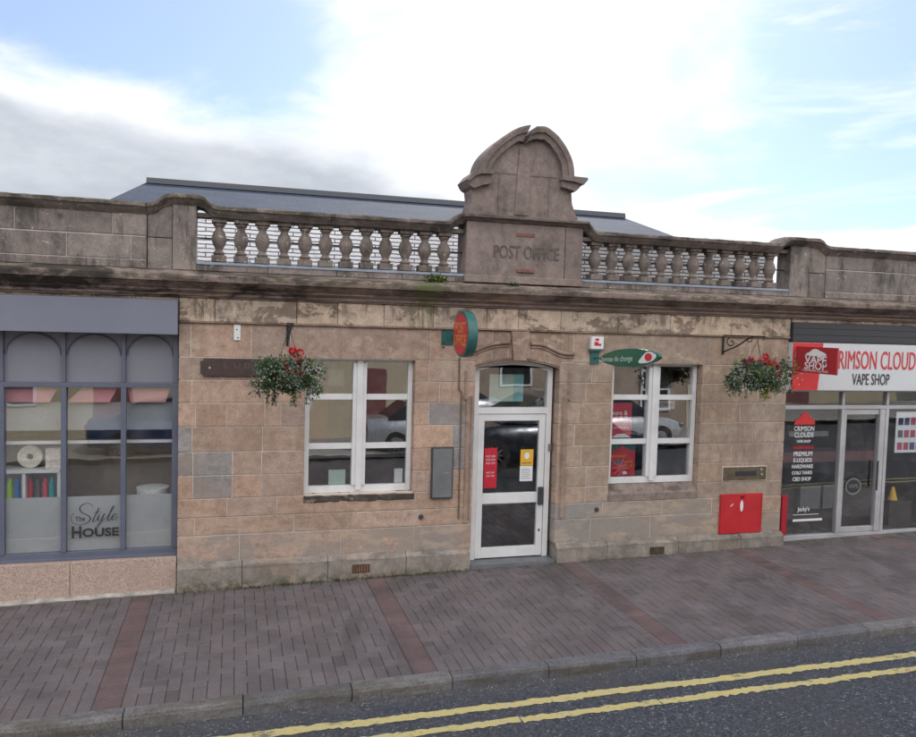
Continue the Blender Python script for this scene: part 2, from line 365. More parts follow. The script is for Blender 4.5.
# ------------------------------------------------------------------ text
def text_mesh(txt, name, mat, parent, at, size, sx=1.0, face='front', ext=.002, off=0.0, align='CENTER', M=None, shear=0):
    cu = bpy.data.curves.new('t', 'FONT'); cu.body = txt; cu.size = size; cu.align_x = align; cu.align_y = 'CENTER'; cu.extrude = ext; cu.offset = off; cu.resolution_u = 3; cu.shear = shear
    to = bpy.data.objects.new('t', cu); col.objects.link(to); bpy.context.view_layer.update()
    me = bpy.data.meshes.new_from_object(to.evaluated_get(bpy.context.evaluated_depsgraph_get()))
    bpy.data.objects.remove(to); bpy.data.curves.remove(cu)
    me.name = name
    X = Matrix.Scale(sx, 4, (1, 0, 0))
    if face == 'front': F = Matrix.Rotation(math.pi / 2, 4, 'X')                       # reads from -Y
    else: F = Matrix.Rotation(-math.pi / 2, 4, 'Z') @ Matrix.Rotation(math.pi / 2, 4, 'X')   # reads from -X
    org = ORG[parent.name]
    me.transform(Matrix.Translation(Vector(at) - org) @ (M or Matrix.Identity(4)) @ F @ X)
    me.color_attributes.new('Col', 'FLOAT_COLOR', 'CORNER')
    for d in me.color_attributes['Col'].data: d.color = (1, 1, 1, 1)
    me.materials.clear(); me.materials.append(mat)
    o = bpy.data.objects.new(name, me); col.objects.link(o); o.parent = parent; ORG[o.name] = org
    return o

# ------------------------------------------------------------------ ground
def slope_sheet(name, x0, x1, y0, y1, dz, mat, n=1):
    m = MB(); m.add([(x0, y0, gz(x0) + dz), (x1, y0, gz(x1) + dz), (x1, y1, gz(x1) + dz), (x0, y1, gz(x0) + dz)], [(0, 1, 2, 3)])
    return tag(m.build(name, mat), kind='structure')
slope_sheet('ground', -220, 220, -220, 220, -.22, M_earth)
slope_sheet('road', -120, 120, -10.6, -2.585, -.10, M_asph)
slope_sheet('far_pavement', -60, 60, -15.0, -10.6, .02, M_conc)

YK = -2.60            # outer kerb face
pv = MB()
bands = [-5.5, -3.18, -.86, 1.50, 3.77, 6.05, 8.33, 10.6, 12.9]
def pblock(x0, x1, y0, y1, c):
    if x1 - x0 < .02 or y1 - y0 < .02: return
    g = .0018; b = .0035; dz = R.uniform(-.0015, .0015)
    x0 += g; x1 -= g; y0 += g; y1 -= g
    vs = []
    for (xa, xb, ya, yb, zz) in ((x0, x1, y0, y1, -.02), (x0, x1, y0, y1, -b), (x0 + b, x1 - b, y0 + b, y1 - b, 0)):
        for (x, y) in ((xa, ya), (xb, ya), (xb, yb), (xa, yb)): vs.append((x, y, gz(x) + zz + dz))
    pv.add(vs, [(8, 9, 10, 11)] + [(k * 4 + i, k * 4 + (i + 1) % 4, k * 4 + 4 + (i + 1) % 4, k * 4 + 4 + i) for k in (0, 1) for i in range(4)], c)
def pcol(red=False):
    k = R.uniform(.93, 1.07) * (R.random() < .03 and .8 or 1)
    if red: return (.136 * k, .093 * k, .094 * k)
    b = (.134, .114, .120) if R.random() < .75 else (.136, .112, .112)
    return tuple(q * k for q in b)
ky = YK + .13
for i in range(len(bands) - 1):
    xa, xb = bands[i] + .1, bands[i + 1] - .1
    y = ky
    while y < .15:
        pblock(bands[i] - .1, bands[i] + .1, y, y + .1, pcol(True)); y += .1
    n = round((xb - xa) / .1); w = (xb - xa) / n
    for k in range(n): pblock(xa + k * w, xa + (k + 1) * w, ky, ky + .2, pcol())
    nj = 27
    for a in range(-1, n + 1):
        for b in range(-1, nj):
            d = (a - b) % 4; X = xa + a * w; Y = ky + .2 + b * .1
            if d == 0: pblock(max(X, xa), min(X + 2 * w, xb), max(Y, ky + .2), Y + .1 if b >= 0 else Y, pcol())
            elif d == 3: pblock(max(X, xa), min(X + w, xb), max(Y, ky + .2), Y + .2, pcol())
pvo = pv.build('pavement', M_pave); tag(pvo, kind='structure')
slope_sheet('pavement_bed', -8, 15, ky, .6, -.009, M_sand)
kb = MB(); x = -8.0
while x < 16:
    L = .805 + R.uniform(-.02, .02); a, b = x + .004, x + L - .004; dz = R.uniform(-.003, .003); dy = R.uniform(-.004, .004)
    pr = [(ky - .002 + .0, -.3), (ky - .002, 0), (YK + .03, 0), (YK + .012, -.006), (YK, -.03), (YK - .008, -.3)]
    c = R.choice([(.155, .155, .16), (.135, .137, .145), (.17, .168, .165)])
    kb.sweep(pr, [(a + (b - a) * q / 4, dy, dz + gz(a + (b - a) * q / 4)) for q in range(5)], c, jit=.0015)
    x += L
tag(kb.build('kerb', M_kerb), kind='structure')
def yline(yc, w, seed, brk=.12):
    r = random.Random(seed); m = MB(); x = -7.0
    while x < 16:
        L = r.choice([.25, .45, .9, 1.6]); n = int(L / .035); vs = []; o1 = r.uniform(-.008, .008)
        for k in range(n + 1):
            X = x + k * .035; yy = yc - .013 * X + o1
            for s in (1, -1): vs.append((X + r.uniform(-.008, .008), yy + s * w / 2 + r.uniform(-.011, .011) - (.015 if s < 0 and r.random() < brk * .35 else 0), gz(X) - .0955))
        m.add(vs, [(2 * k, 2 * k + 1, 2 * k + 3, 2 * k + 2) for k in range(n)])
        x += n * .035 + (r.choice([.012, .02, .03]) if r.random() < brk else -.005)
    return tag(m.build('yellow_line', M_yline), kind='structure')
yline(-2.915, .088, 3); yline(-3.15, .078, 5, .35)
lt = MB()
for k in range(420):
    x = R.uniform(-1.5, 8); y = R.choice([R.uniform(-2.70, -2.612)] * 9 + [R.uniform(-2.75, -2.62), R.uniform(-2.4, -.1)]); z = gz(x) + (-.094 if y < -2.6 else .003); s = R.uniform(.003, .010)
    c = R.choice([(.4, .4, .38), (.16, .09, .05), (.10, .08, .05), (.07, .06, .05), (.2, .19, .18)]); lt.add([(x, y, z), (x + s, y + s * .3, z + .003), (x + s * .8, y + s, z + .006), (x - s * .2, y + s * .7, z)], [(0, 1, 2, 3)], c)
tag(lt.build('litter', M_leaf), kind='stuff'); bpy.data.objects['litter']['label'] = 'scattered leaf crumbs and gum spots on pavement and gutter'

# ------------------------------------------------------------------ POST OFFICE
PO = thing('post_office', 'single storey sandstone building with balustrade parapet and broken pediment, lettered POST OFFICE', 'building', (3.1, 0, 0))
XL, XR = -.545, 6.765
W1 = (.725, 1.915); W2 = (4.315, 5.53); DR = (2.61, 3.635)
zc = [.275, .556, .745, .943, 1.183, 1.43, 1.69, 1.938, 2.175, 2.41, 2.757]
sj = {  # joints of each course, read off the photograph
 0: [.07, 1.13, 1.95, 4.1, 4.9], 1: [-.38, .63, 1.25, 2.0, 4.25, 5.05, 5.75], 2: [-.06, .45, 2.2, 4.02],
 3: [-.40, -.01, .285, 2.08, 4.02, 6.18], 4: [-.40, -.01, .285, .53, 2.1, 2.36, 3.95, 6.0], 5: [-.41, .29, 2.36, 3.85, 6.3],
 6: [-.38, -.075, .31, .475, 2.08, 3.9, 6.1], 7: [-.42, .31, 2.2, 3.98, 6.35], 8: [-.12, .30, 2.07, 4.05, 6.05], 9: [-.43, .165, .56, 2.08, 2.42, 3.80, 4.18, 5.62, 6.2]}
greys = {(3, -.40), (4, XL), (4, -.40), (5, XL), (6, 2.08), (5, 2.36), (4, 2.36), (1, 3.635), (0, 3.635)}
def bcol(base=(.385, .280, .215)):
    k = R.uniform(.90, 1.12); w = R.uniform(-.018, .014); return ((base[0] + w) * k, base[1] * k, (base[2] - w * .7) * k)
wl = MB(); mo = MB(); g = .0045
for ci in range(len(zc) - 1):
    z0, z1 = zc[ci], zc[ci + 1]
    if 3 <= ci <= 8: segs = [(XL, W1[0]), (W1[1], DR[0]), (DR[1], W2[0]), (W2[1], XR)]
    elif ci == 2: segs = [(XL, DR[0]), (DR[1], W2[0]), (W2[1], XR)]
    elif ci < 3: segs = [(XL, DR[0]), (DR[1], XR)]
    else: segs = [(XL, DR[0]), (DR[1], XR)]
    for a, b in segs:
        js = [a] + [j for j in sj[ci] if a + .05 < j < b - .05] + [b]
        mo.box(a + .01, b - .01, .0045, .29, z0 - .001, z1 + .001)
        for k in range(len(js) - 1):
            x0, x1 = js[k], js[k + 1]
            isg = any(ci == q[0] and abs(q[1] - x0) < .02 for q in greys)
            c = (.285, .270, .262) if isg else bcol((.40, .295, .23) if x0 < 3 else (.365, .285, .22))
            if isg: k_ = R.uniform(.95, 1.05); c = tuple(q * k_ for q in c)
            wl.block(x0 + (g if k else 0), x1 - (g if k < len(js) - 2 else 0), R.uniform(-.003, .001), .30, z0 + g, z1 - g, c)
# stone over the door: segmental soffit
xm = (DR[0] + DR[1]) / 2
arc = [(DR[0] + (DR[1] - DR[0]) * k / 16, 2.335 + .088 * (1 - ((k / 8 - 1)) ** 2)) for k in range(17)]
for a, b in ((0, 3), (3, 6), (6, 10), (10, 13), (13, 16)):
    pts = arc[a:b + 1]; x0, x1 = pts[0][0], pts[-1][0]
    wl.prism([(x0 + (g if a else 0), 2.757 - g)] + [(min(max(x, x0 + (g if a else 0)), x1 - (g if b < 16 else 0)), z) for x, z in pts] + [(x1 - (g if b < 16 else 0), 2.757 - g)], .001, .30, bcol((.34, .255, .20)))
mo.prism([(DR[0] + .01, 2.75)] + [(x, z + .012) for x, z in arc][1:-1] + [(DR[1] - .01, 2.75)], .006, .28)
wl.build('wall', M_wall, PO)
mo.build('wall_mortar', M_mortar, PO)
# plinth
pl = MB(); pl2 = MB()
for (a, b) in ((XL, .10), (.10, .99), (.99, 1.85), (1.85, DR[0] - .02), (DR[1] + .01, 4.30), (4.30, 5.26), (5.26, 6.15), (6.15, XR + .02)):
    k = R.uniform(.9, 1.1); c = (.27 * k, .245 * k, .215 * k); n = 5
    (pl if a < 3 else pl2).sweep([(.28, -.25), (.28, .285), (-.004, .285), (-.060, .245), (-.070, .235), (-.072, -.25)], [(a + .003 + (b - a - .006) * k / n, 0, 0) for k in range(n + 1)], c, jit=.004)
pl.build('plinth', M_plinth, PO); pl2.build('plinth', M_plinth, PO)
# frieze + architrave
fr = MB(); fx = [XL, -.20, .62, 1.05, 1.55, 2.10, 2.72, 3.10, 3.62, 4.35, 5.05, 5.9, 6.5, XR]
for a, b in zip(fx[:-1], fx[1:]): fr.block(a + .002, b - .002, -.020, .3, 2.775, 3.01, bcol((.50, .41, .32)), .005)
fr.sweep([(.29, 2.7585), (.29, 2.776), (-.030, 2.774), (-.034, 2.766), (-.028, 2.7585)], [(XL + (XR - XL) * k / 40, 0, 0) for k in range(41)], (.33, .25, .19), jit=.0012)
fr.build('frieze', M_frieze, PO)
def cornice(x0, x1, parent):
    m = MB(); n = int((x1 - x0) / .09)
    prof = [(.29, 3.285), (.29, 3.012), (-.045, 3.012), (-.05, 3.028), (-.075, 3.034), (-.08, 3.055), (-.12, 3.075), (-.135, 3.085), (-.14, 3.10), (-.175, 3.115), (-.20, 3.14), (-.215, 3.148),
            (-.218, 3.16), (-.255, 3.166), (-.262, 3.20), (-.258, 3.222), (-.245, 3.23), (-.12, 3.262), (-.02, 3.285)]
    ch = 0
    st = []
    for k in range(n + 1):
        X = x0 + (x1 - x0) * k / n
        if R.random() < .08: ch = R.uniform(-.008, .012)
        ch *= .7; st.append((X, ch, 0))
    m.sweep(prof, st, (.25, .20, .175), jit=.0022)
    return m.build('cornice', M_corn, parent, smooth=35)
cornice(XL, XR, PO)
def coping(pts, parent, name='coping', c=(.17, .145, .128)):
    m = MB(); st = []
    for (xa, za), (xb, zb) in zip(pts[:-1], pts[1:]):
        n = max(1, int((xb - xa) / .08)); st += [(xa + (xb - xa) * k / n, 0, za + (zb - za) * k / n) for k in range(n)]
    st.append((pts[-1][0], 0, pts[-1][1]))
    prof = [(.27, -.115), (.27, -.012), (.24, 0), (.05, .008), (-.085, -.004), (-.10, -.018), (-.102, -.045), (-.085, -.055), (-.075, -.075), (-.045, -.095), (-.03, -.115)]
    m.sweep(prof, st, c, jit=.003)
    return m.build(name, M_para, parent, smooth=40)
cope = [(-.85, 3.935), (-.80, 3.94), (-.76, 3.955), (-.72, 3.995), (-.68, 4.025), (-.62, 4.04), (-.36, 4.043), (-.31, 4.028), (-.27, 3.99), (-.23, 3.955), (-.17, 3.943), (2.20, 3.945), (2.26, 3.96), (2.31, 4.00), (2.36, 4.035), (2.43, 4.05)]
coping(cope, PO)
coping([(3.85, 4.05), (3.90, 4.03), (3.95, 3.985), (3.99, 3.95), (4.05, 3.94), (6.50, 3.942), (6.55, 3.96), (6.60, 4.005), (6.66, 4.03), (7.08, 4.03), (7.14, 4.01), (7.19, 3.965), (7.25, 3.945)], PO)
def tintc(c, lo=.87, hi=1.14):
    k = R.uniform(lo, hi); return tuple(q * k for q in c)
pcolr = lambda: tintc((.215, .19, .172))
def pier(x0, x1, top, parent, y0=-.035):
    m = MB(); m.block(x0, x1, y0, .22, 3.286, top, pcolr(), .006); return m.build('pier', M_para, parent)
pier(-.61, -.385, 3.93, PO); pier(6.70, 6.98, 3.92, PO)
m = MB(); m.block(-.845, -.614, -.02, .2, 3.60, 3.83, pcolr()); m.block(-.845, -.614, -.02, .2, 3.286, 3.593, pcolr()); m.block(6.984, 7.245, -.02, .2, 3.60, 3.83, pcolr()); m.block(6.984, 7.245, -.02, .2, 3.286, 3.593, pcolr()); each(m, 'parapet_stone', M_para, PO)
for pp_ in ([(-.845, 3.831), (-.614, 3.831), (-.614, 3.927), (-.68, 3.914), (-.72, 3.885), (-.76, 3.845)], [(6.984, 3.831), (7.245, 3.831), (7.19, 3.852), (7.14, 3.897), (7.08, 3.918), (6.984, 3.918)]):
    m = MB(); m.prism(pp_, -.018, .19, pcolr()); m.build('parapet_stone', M_para, PO)
for (a, b) in ((-.385, 2.44), (3.845, 6.70)):
    m = MB()
    n = 4
    for k in range(n): m.block(a + (b - a) * k / n + .002, a + (b - a) * (k + 1) / n - .002, -.03, .2, 3.286, 3.362, pcolr(), .005)
    m.build('balustrade_base', M_para, PO)
    m = MB(); m.sweep([(.19, 3.363), (.19, 3.385), (-.036, 3.378), (-.040, 3.352), (-.037, 3.352), (-.033, 3.363)], [(a + .003 + (b - a - .006) * k / 40, 0, 0) for k in range(41)], jit=.0012); m.build('lead_capping', M_lead, PO)
    m = MB(); m.tube([(a + .002, .085, 3.625), (b - .002, .085, 3.622)], .0085, 6); m.build('iron_rail', M_iron, PO)
    m = MB(); m.box(a + .002, b - .002, .005, .165, 3.829, 3.872, (.15, .13, .115)); m.build('upper_rail', M_para, PO)
# balusters
bp = [(.030, 3.452), (.044, 3.468), (.047, 3.482), (.036, 3.495), (.028, 3.51), (.031, 3.53), (.045, 3.56), (.054, 3.59), (.056, 3.605), (.058, 3.612), (.058, 3.634), (.056, 3.641), (.054, 3.656), (.045, 3.686), (.031, 3.716), (.028, 3.736), (.036, 3.751), (.047, 3.764), (.044, 3.778), (.030, 3.79)]
def baluster():
    m = MB(); c = (.20, .17, .148); m.lathe([(r * 1.32, z) for r, z in bp], 0, .085, 14, c)
    m.block(-.073, .073, .012, .158, 3.386, 3.455, c, .005); m.block(-.073, .073, .012, .158, 3.786, 3.828, c, .004)
    return m
b0 = None
for (a, b) in ((-.385, 2.44), (3.845, 6.70)):
    pitch = (b - a) / 13
    for k in range(12):
        X = a + pitch * (k + 1)
        if b0 is None:
            b0 = baluster().build('baluster', M_para, PO, smooth=40); b0.location = (X - 3.1, 0, 0)
            me0 = b0.data; me0.transform(Matrix.Translation((3.1, 0, 0)))
        else:
            o = b0.copy(); col.objects.link(o); o.parent = PO; o.location = (X - 3.1, R.uniform(-.004, .004), 0); o.rotation_euler.z = R.uniform(-.04, .04)
# pediment
def chaikin(p, it=2, closed=True):
    for _ in range(it):
        q = []; n = len(p)
        for i in range(n if closed else n - 1):
            a, b = p[i], p[(i + 1) % n]; q += [(a[0] * .75 + b[0] * .25, a[1] * .75 + b[1] * .25), (a[0] * .25 + b[0] * .75, a[1] * .25 + b[1] * .75)]
        p = q if closed else [p[0]] + q + [p[-1]]
    return p
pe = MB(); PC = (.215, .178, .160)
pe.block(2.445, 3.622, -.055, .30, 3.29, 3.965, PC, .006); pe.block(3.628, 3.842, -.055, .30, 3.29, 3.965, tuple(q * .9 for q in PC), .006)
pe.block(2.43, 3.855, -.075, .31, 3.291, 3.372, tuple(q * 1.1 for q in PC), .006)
# ledge under the upper stage
pe.sweep([(.32, 3.966), (.32, 4.05), (-.10, 4.045), (-.13, 4.03), (-.13, 4.005), (-.11, 3.995), (-.085, 3.98), (-.07, 3.966)], [(2.40 + 1.49 * k / 24, 0, 0) for k in range(25)], tuple(q * .7 for q in PC), jit=.003)
up = [(2.455, 4.046), (2.475, 4.10), (2.497, 4.17), (2.50, 4.24), (2.49, 4.30), (2.53, 4.42), (2.60, 4.55), (2.625, 4.64)] + \
     [(2.735, 4.785), (2.875, 4.905), (3.02, 5.0), (3.125, 5.035)] + [(3.085, 4.95), (3.052, 4.86), (3.075, 4.845), (3.095, 4.90), (3.13, 4.965), (3.20, 5.02), (3.32, 5.03), (3.445, 4.96), (3.56, 4.83), (3.64, 4.67), (3.655, 4.53), (3.66, 4.42)] + [(3.69, 4.34), (3.70, 4.24), (3.735, 4.14), (3.79, 4.046)]
pe.prism(up, -.03, .26, PC)
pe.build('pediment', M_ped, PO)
def strip(path, w, y0, y1, c, endB=None):
    # moulding that follows a curve, w wide towards the inside
    m = MB(); n = len(path); A = []; B = []
    for i, (x, z) in enumerate(path):
        a = path[max(i - 1, 0)]; b = path[min(i + 1, n - 1)]; tx, tz = b[0] - a[0], b[1] - a[1]; L = math.hypot(tx, tz); nx, nz = tz / L, -tx / L
        A.append((x, z)); B.append((x + nx * w, z + nz * w))
    if endB:
        for i, p in endB.items(): B[i] = p
    vs = [(x, y0 + .01, z) for x, z in A] + [(x, y0, z) for x, z in [(a[0] * .85 + b[0] * .15, a[1] * .85 + b[1] * .15) for a, b in zip(A, B)]] + \
         [(a[0] * .5 + b[0] * .5, y0 + .005, a[1] * .5 + b[1] * .5) for a, b in zip(A, B)] + [(a[0] * .45 + b[0] * .55, y0 + .03, a[1] * .45 + b[1] * .55) for a, b in zip(A, B)] + [(x, y0 + .035, z) for x, z in B] + [(x, y1, z) for x, z in B] + [(x, y1, z) for x, z in A]
    r = 7
    fs = [(k * n + i, k * n + i + 1, ((k + 1) % r) * n + i + 1, ((k + 1) % r) * n + i) for k in range(r) for i in range(n - 1)]
    fs += [tuple(k * n for k in range(r)), tuple(k * n + n - 1 for k in range(r - 1, -1, -1))]
    return m.add(vs, fs, c)
la = chaikin([(2.55, 4.50), (2.575, 4.62), (2.635, 4.725), (2.725, 4.82), (2.86, 4.935), (3.0, 5.02), (3.135, 5.055)], 2, False)
ra = chaikin([(3.205, 5.045), (3.31, 5.058), (3.385, 5.02), (3.47, 4.965), (3.58, 4.84), (3.665, 4.68), (3.682, 4.50)], 2, False)
strip(la, .13, -.13, .28, tuple(q * .85 for q in PC), {-1: (3.055, 4.865), -2: (3.04, 4.872), -3: (3.01, 4.872), -4: (2.975, 4.862), -5: (2.94, 4.845), -6: (2.905, 4.82)}).build('arch_moulding', M_ped, PO, smooth=30)
strip(ra, .13, -.13, .28, tuple(q * .85 for q in PC), {0: (3.09, 4.855), 1: (3.13, 4.885), 2: (3.18, 4.905), 3: (3.24, 4.915), 4: (3.29, 4.91)}).build('arch_moulding', M_ped, PO, smooth=30)
m = MB()
bl = [(2.50, 4.31), (2.455, 4.335), (2.425, 4.375), (2.43, 4.40), (2.49, 4.47), (2.56, 4.50), (2.70, 4.50), (2.70, 4.375), (2.60, 4.355)]; br_ = [(3.54, 4.40), (3.66, 4.375), (3.70, 4.36), (3.735, 4.39), (3.785, 4.445), (3.815, 4.49), (3.66, 4.50), (3.54, 4.51)]
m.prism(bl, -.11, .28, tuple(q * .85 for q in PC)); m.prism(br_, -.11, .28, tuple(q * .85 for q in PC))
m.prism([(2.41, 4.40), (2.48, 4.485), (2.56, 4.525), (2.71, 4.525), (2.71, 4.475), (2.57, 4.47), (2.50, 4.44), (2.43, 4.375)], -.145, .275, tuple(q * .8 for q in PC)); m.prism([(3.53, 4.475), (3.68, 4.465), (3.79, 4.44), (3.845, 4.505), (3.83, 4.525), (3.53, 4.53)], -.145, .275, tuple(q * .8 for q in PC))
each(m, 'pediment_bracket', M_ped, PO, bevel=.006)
for x0_, x1_ in ((2.80, 2.815), (3.40, 3.415)):
    m = MB(); m.box(x0_, x1_, -.034, .0, 4.06, 4.50, tuple(q * .8 for q in PC)); m.build('joint_line', M_ped, PO)
m = MB(); m.prism([(3.00, 4.06), (3.18, 4.06), (3.17, 4.50), (3.155, 4.80), (3.10, 4.83), (3.04, 4.80), (3.02, 4.50)], -.045, .0, tuple(q * .97 for q in PC)); m.build('centre_pilaster', M_ped, PO, bevel=.008)
m = MB(); m.box(2.70, 3.55, -.036, -.0301, 4.51, 4.53, tuple(q * .85 for q in PC)); m.build('string_line', M_ped, PO)
t_po = text_mesh('POST OFFICE', 'carved_lettering', mk('carved_dark', (.115, .095, .088), .9, var=.4, scale=25), PO, (3.155, -.058, 3.638), .205, .66, ext=.004, off=.0)
m = MB(); m.box(3.03, 3.245, -.063, -.04, 3.825, 3.86); m.build('brick_slot', M_brick, PO); m = MB(); m.box(3.04, 3.255, -.0815, -.04, 3.425, 3.46); m.build('brick_slot', M_brick, PO)
# roof
re_, rr = 1.45, 3.0
m = MB()
E = [(-1.44, re_, 4.12), (6.12, re_, 4.10), (6.55, 6.5, 4.16), (-1.4, 6.5, 4.20)]; Q = [(-1.165, rr, 4.615), (5.93, rr, 4.605)]
m.add(E + Q, [(0, 1, 5, 4), (2, 3, 4, 5), (3, 0, 4), (1, 2, 5)], (1, 1, 1)); m.build('roof', M_slate, PO)
rc = MB(); rc.sweep([(rr - .12, 4.59), (rr - .10, 4.665), (rr + .1, 4.665), (rr + .12, 4.59)], [(-1.16, 0, 0), (5.92, 0, -.01)], (1, 1, 1)); rc.build('ridge_cap', M_dgrey, PO)
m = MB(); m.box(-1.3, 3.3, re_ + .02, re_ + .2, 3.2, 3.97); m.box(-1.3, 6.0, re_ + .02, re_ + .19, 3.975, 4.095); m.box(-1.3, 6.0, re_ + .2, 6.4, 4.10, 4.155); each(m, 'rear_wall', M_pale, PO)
m = MB(); m.box(XL, XR, .29, 8, 3.18, 3.26); each(m, 'flat_roof', M_flat, PO)
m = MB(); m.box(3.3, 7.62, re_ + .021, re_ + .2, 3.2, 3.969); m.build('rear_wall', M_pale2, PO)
# room behind the windows
m = MB(); m.box(XL + .1, XR - .1, 3.2, 3.3, -.2, 3.17); m.box(XL, XL + .1, .3, 3.3, -.2, 3.17); m.box(XR - .1, XR, .3, 3.3, -.2, 3.17); m.build('interior_wall', M_room, PO)
m = MB(); m.box(XL, XR, .295, 3.2, -.2, gz(3)); m.build('interior_floor', M_dark, PO)

# windows: paired three light casements
def sash_window(x0, x1, z0, z1, y, parent, tz):
    fo = MB(); W = (.72, .72, .73); xm = (x0 + x1) / 2
    fr_ = .052
    f = MB(); f.box(x0, x0 + fr_, y, y + .07, z0, z1); f.box(x1 - fr_, x1, y, y + .07, z0, z1)
    f.box(x0 + fr_, x1 - fr_, y + .002, y + .068, z1 - .055, z1 - .001); f.box(x0 + fr_, x1 - fr_, y - .002, y + .07, z0 + .001, z0 + .075)
    fo = f.build('window_frame', M_white, parent, bevel=.003)
    c = MB(); c.box(xm - .075, xm + .075, y - .015, y + .075, z0 + .077, z1 - .057); c.box(xm - .032, xm + .032, y - .032, y - .0155, z0 + .03, z1 - .02); c.build('mullion', M_white, fo, bevel=.004)
    for a, b in ((x0 + fr_ + .001, xm - .0755), (xm + .0755, x1 - fr_ - .001)):
        zz = [z0 + .076] + list(tz) + [z1 - .056]
        for q in tz:
            h = MB(); h.box(a, b, y + .004, y + .06, q - .031, q + .031); h.build('glazing_bar', M_white, fo, bevel=.003)
        for za, zb in zip(zz[:-1], zz[1:]):
            gm = MB(); za_ = za + (.031 if za in tz else 0); zb_ = zb - (.031 if zb in tz else 0); tl = (zb_ - za_) * .0255; gm.add([(a, y + .026, za_), (b, y + .026, za_), (b, y + .026 + tl, zb_), (a, y + .026 + tl, zb_), (a, y + .030, za_), (b, y + .030, za_), (b, y + .030 + tl, zb_), (a, y + .030 + tl, zb_)], [(0, 1, 2, 3), (7, 6, 5, 4), (0, 4, 5, 1), (1, 5, 6, 2), (2, 6, 7, 3), (3, 7, 4, 0)]); gm.build('pane', M_glass, fo)
    return fo
sash_window(W1[0] + .004, W1[1] - .004, .944, 2.428, .10, PO, (1.455, 1.995))
sash_window(W2[0] + .02, W2[1] - .01, .944, 2.428, .10, PO, (1.455, 1.995))
# sills
m = MB(); m.sweep([(.17, .86), (.17, .9435), (.098, .9425), (-.004, .935), (-.012, .925), (-.012, .872), (-.002, .862)], [(W1[0] + (W1[1] + .02 - W1[0]) * k / 22, R.uniform(-.005, .005), 0) for k in range(23)], (.12, .105, .095), jit=.006); m.build('window_sill', M_sill, PO)
m = MB(); m.sweep([(.20, .75), (.20, .943), (.098, .940), (.0, .842), (-.006, .835), (-.006, .752)], [(W2[0] + .004 + (W2[1] - W2[0] - .008) * k / 22, 0, 0) for k in range(23)], (.23, .19, .165), jit=.002); m.build('window_sill', M_sill2, PO)
# door surround mouldings
MC = (.30, .225, .178)
m = MB()
for s, xs in ((-1, DR[0] - .075), (1, DR[1] + .085)):
    m.tube([(xs, .0, .58), (xs, .0, 2.0)], .030, 8, MC)
    xs2 = xs - s * .045; m.tube([(xs2, .006, .60), (xs2, .006, 2.02)], .013, 8, MC)
    xe = xs + s * .035 * (1); m.tube([(xe, .0, 2.0), (xe, .0, 2.30)], .017, 8, MC); m.block(min(xs, xe) - .02, max(xs, xe) + .02, -.022, .01, 1.975, 2.025, MC, .005)
each(m, 'jamb_moulding', M_wall, PO, smooth=40)
def hood(pts, r=.024):
    mm = MB(); mm.tube([(x, -.012, z) for x, z in chaikin(pts, 2, False)], r, 8, MC); mm.tube([(x, -.002, z - .04) for x, z in chaikin(pts, 2, False)], r * .6, 8, MC); return mm
hood([(2.50, 2.515), (2.60, 2.53), (2.67, 2.565), (2.78, 2.605), (2.90, 2.625), (3.0, 2.63)]).build('hood_moulding', M_wall, PO, smooth=50)
hood([(3.26, 2.62), (3.40, 2.62), (3.50, 2.58), (3.62, 2.525), (3.72, 2.51), (3.80, 2.515)]).build('hood_moulding', M_wall, PO, smooth=50)
m = MB(); m.tube([(x, .012, z + .026) for x, z in arc], .020, 8, (.22, .165, .13)); m.build('arch_roll', M_wall, PO, smooth=50)
m = MB(); m.prism([(3.045, 2.425), (3.20, 2.425), (3.235, 2.755), (3.01, 2.755)], -.05, .06, MC); m.build('keystone', M_wall, PO, bevel=.008)
# door
dY = .12; DX0, DX1 = 2.635, 3.60; dz0 = gz(3.1) + .045
m = MB(); W_ = .062
m.box(DX0, DX0 + W_, dY, dY + .08, dz0, 2.335); m.box(DX1 - W_, DX1, dY, dY + .08, dz0, 2.335)
arcf = [(DX0 + (DX1 - DX0) * k / 16, 2.335 + .083 * (1 - ((k / 8 - 1)) ** 2)) for k in range(17)]
arci = [(DX0 + W_ + (DX1 - DX0 - 2 * W_) * k / 16, 2.300 + .068 * (1 - ((k / 8 - 1)) ** 2)) for k in range(17)]
m.prism(arcf + [(DX1, 2.3351)] + arci[::-1] + [(DX0, 2.3351)], dY - .001, dY + .08)
m.box(DX0 + W_, DX1 - W_, dY + .001, dY + .078, 1.800, 1.872)
dfr = m.build('door_frame', M_white, PO, bevel=.003)
m = MB(); m.box(DX0 + W_, DX1 - W_, dY + .04, dY + .044, 1.872, 2.37); m.build('fanlight_pane', M_glass, dfr)
door = MB(); a, b = DX0 + W_ + .006, DX1 - W_ - .006; y = dY + .012
door.box(a, a + .075, y, y + .05, dz0 + .01, 1.795); door.box(b - .075, b, y, y + .05, dz0 + .01, 1.795)
door.box(a + .075, b - .075, y + .001, y + .049, 1.715, 1.794); door.box(a + .075, b - .075, y + .001, y + .049, dz0 + .011, dz0 + .13); door.box(a + .075, b - .075, y - .001, y + .049, .745, .865)
dob = door.build('door', M_white, PO, bevel=.004)
for za, zb in ((.865, 1.715), (dz0 + .13, .745)):
    m = MB(); m.box(a + .075, b - .075, y + .025, y + .029, za, zb); m.build('door_pane', M_glass, dob)
m = MB(); m.box(b - .070, b - .012, y - .035, y - .001, .72, .93); m.build('door_handle', M_dgrey, dob, bevel=.006)
m = MB(); m.box(b - .05, b - .03, y - .006, y + .001, .40, .425); m.build('door_lock', M_brass, dob)
m = MB(); m.box(DX1 - .03, DX1 + .005, dY - .02, dY - .001, 1.36, 1.44); m.build('bell_push', M_greyp, dfr, bevel=.003)
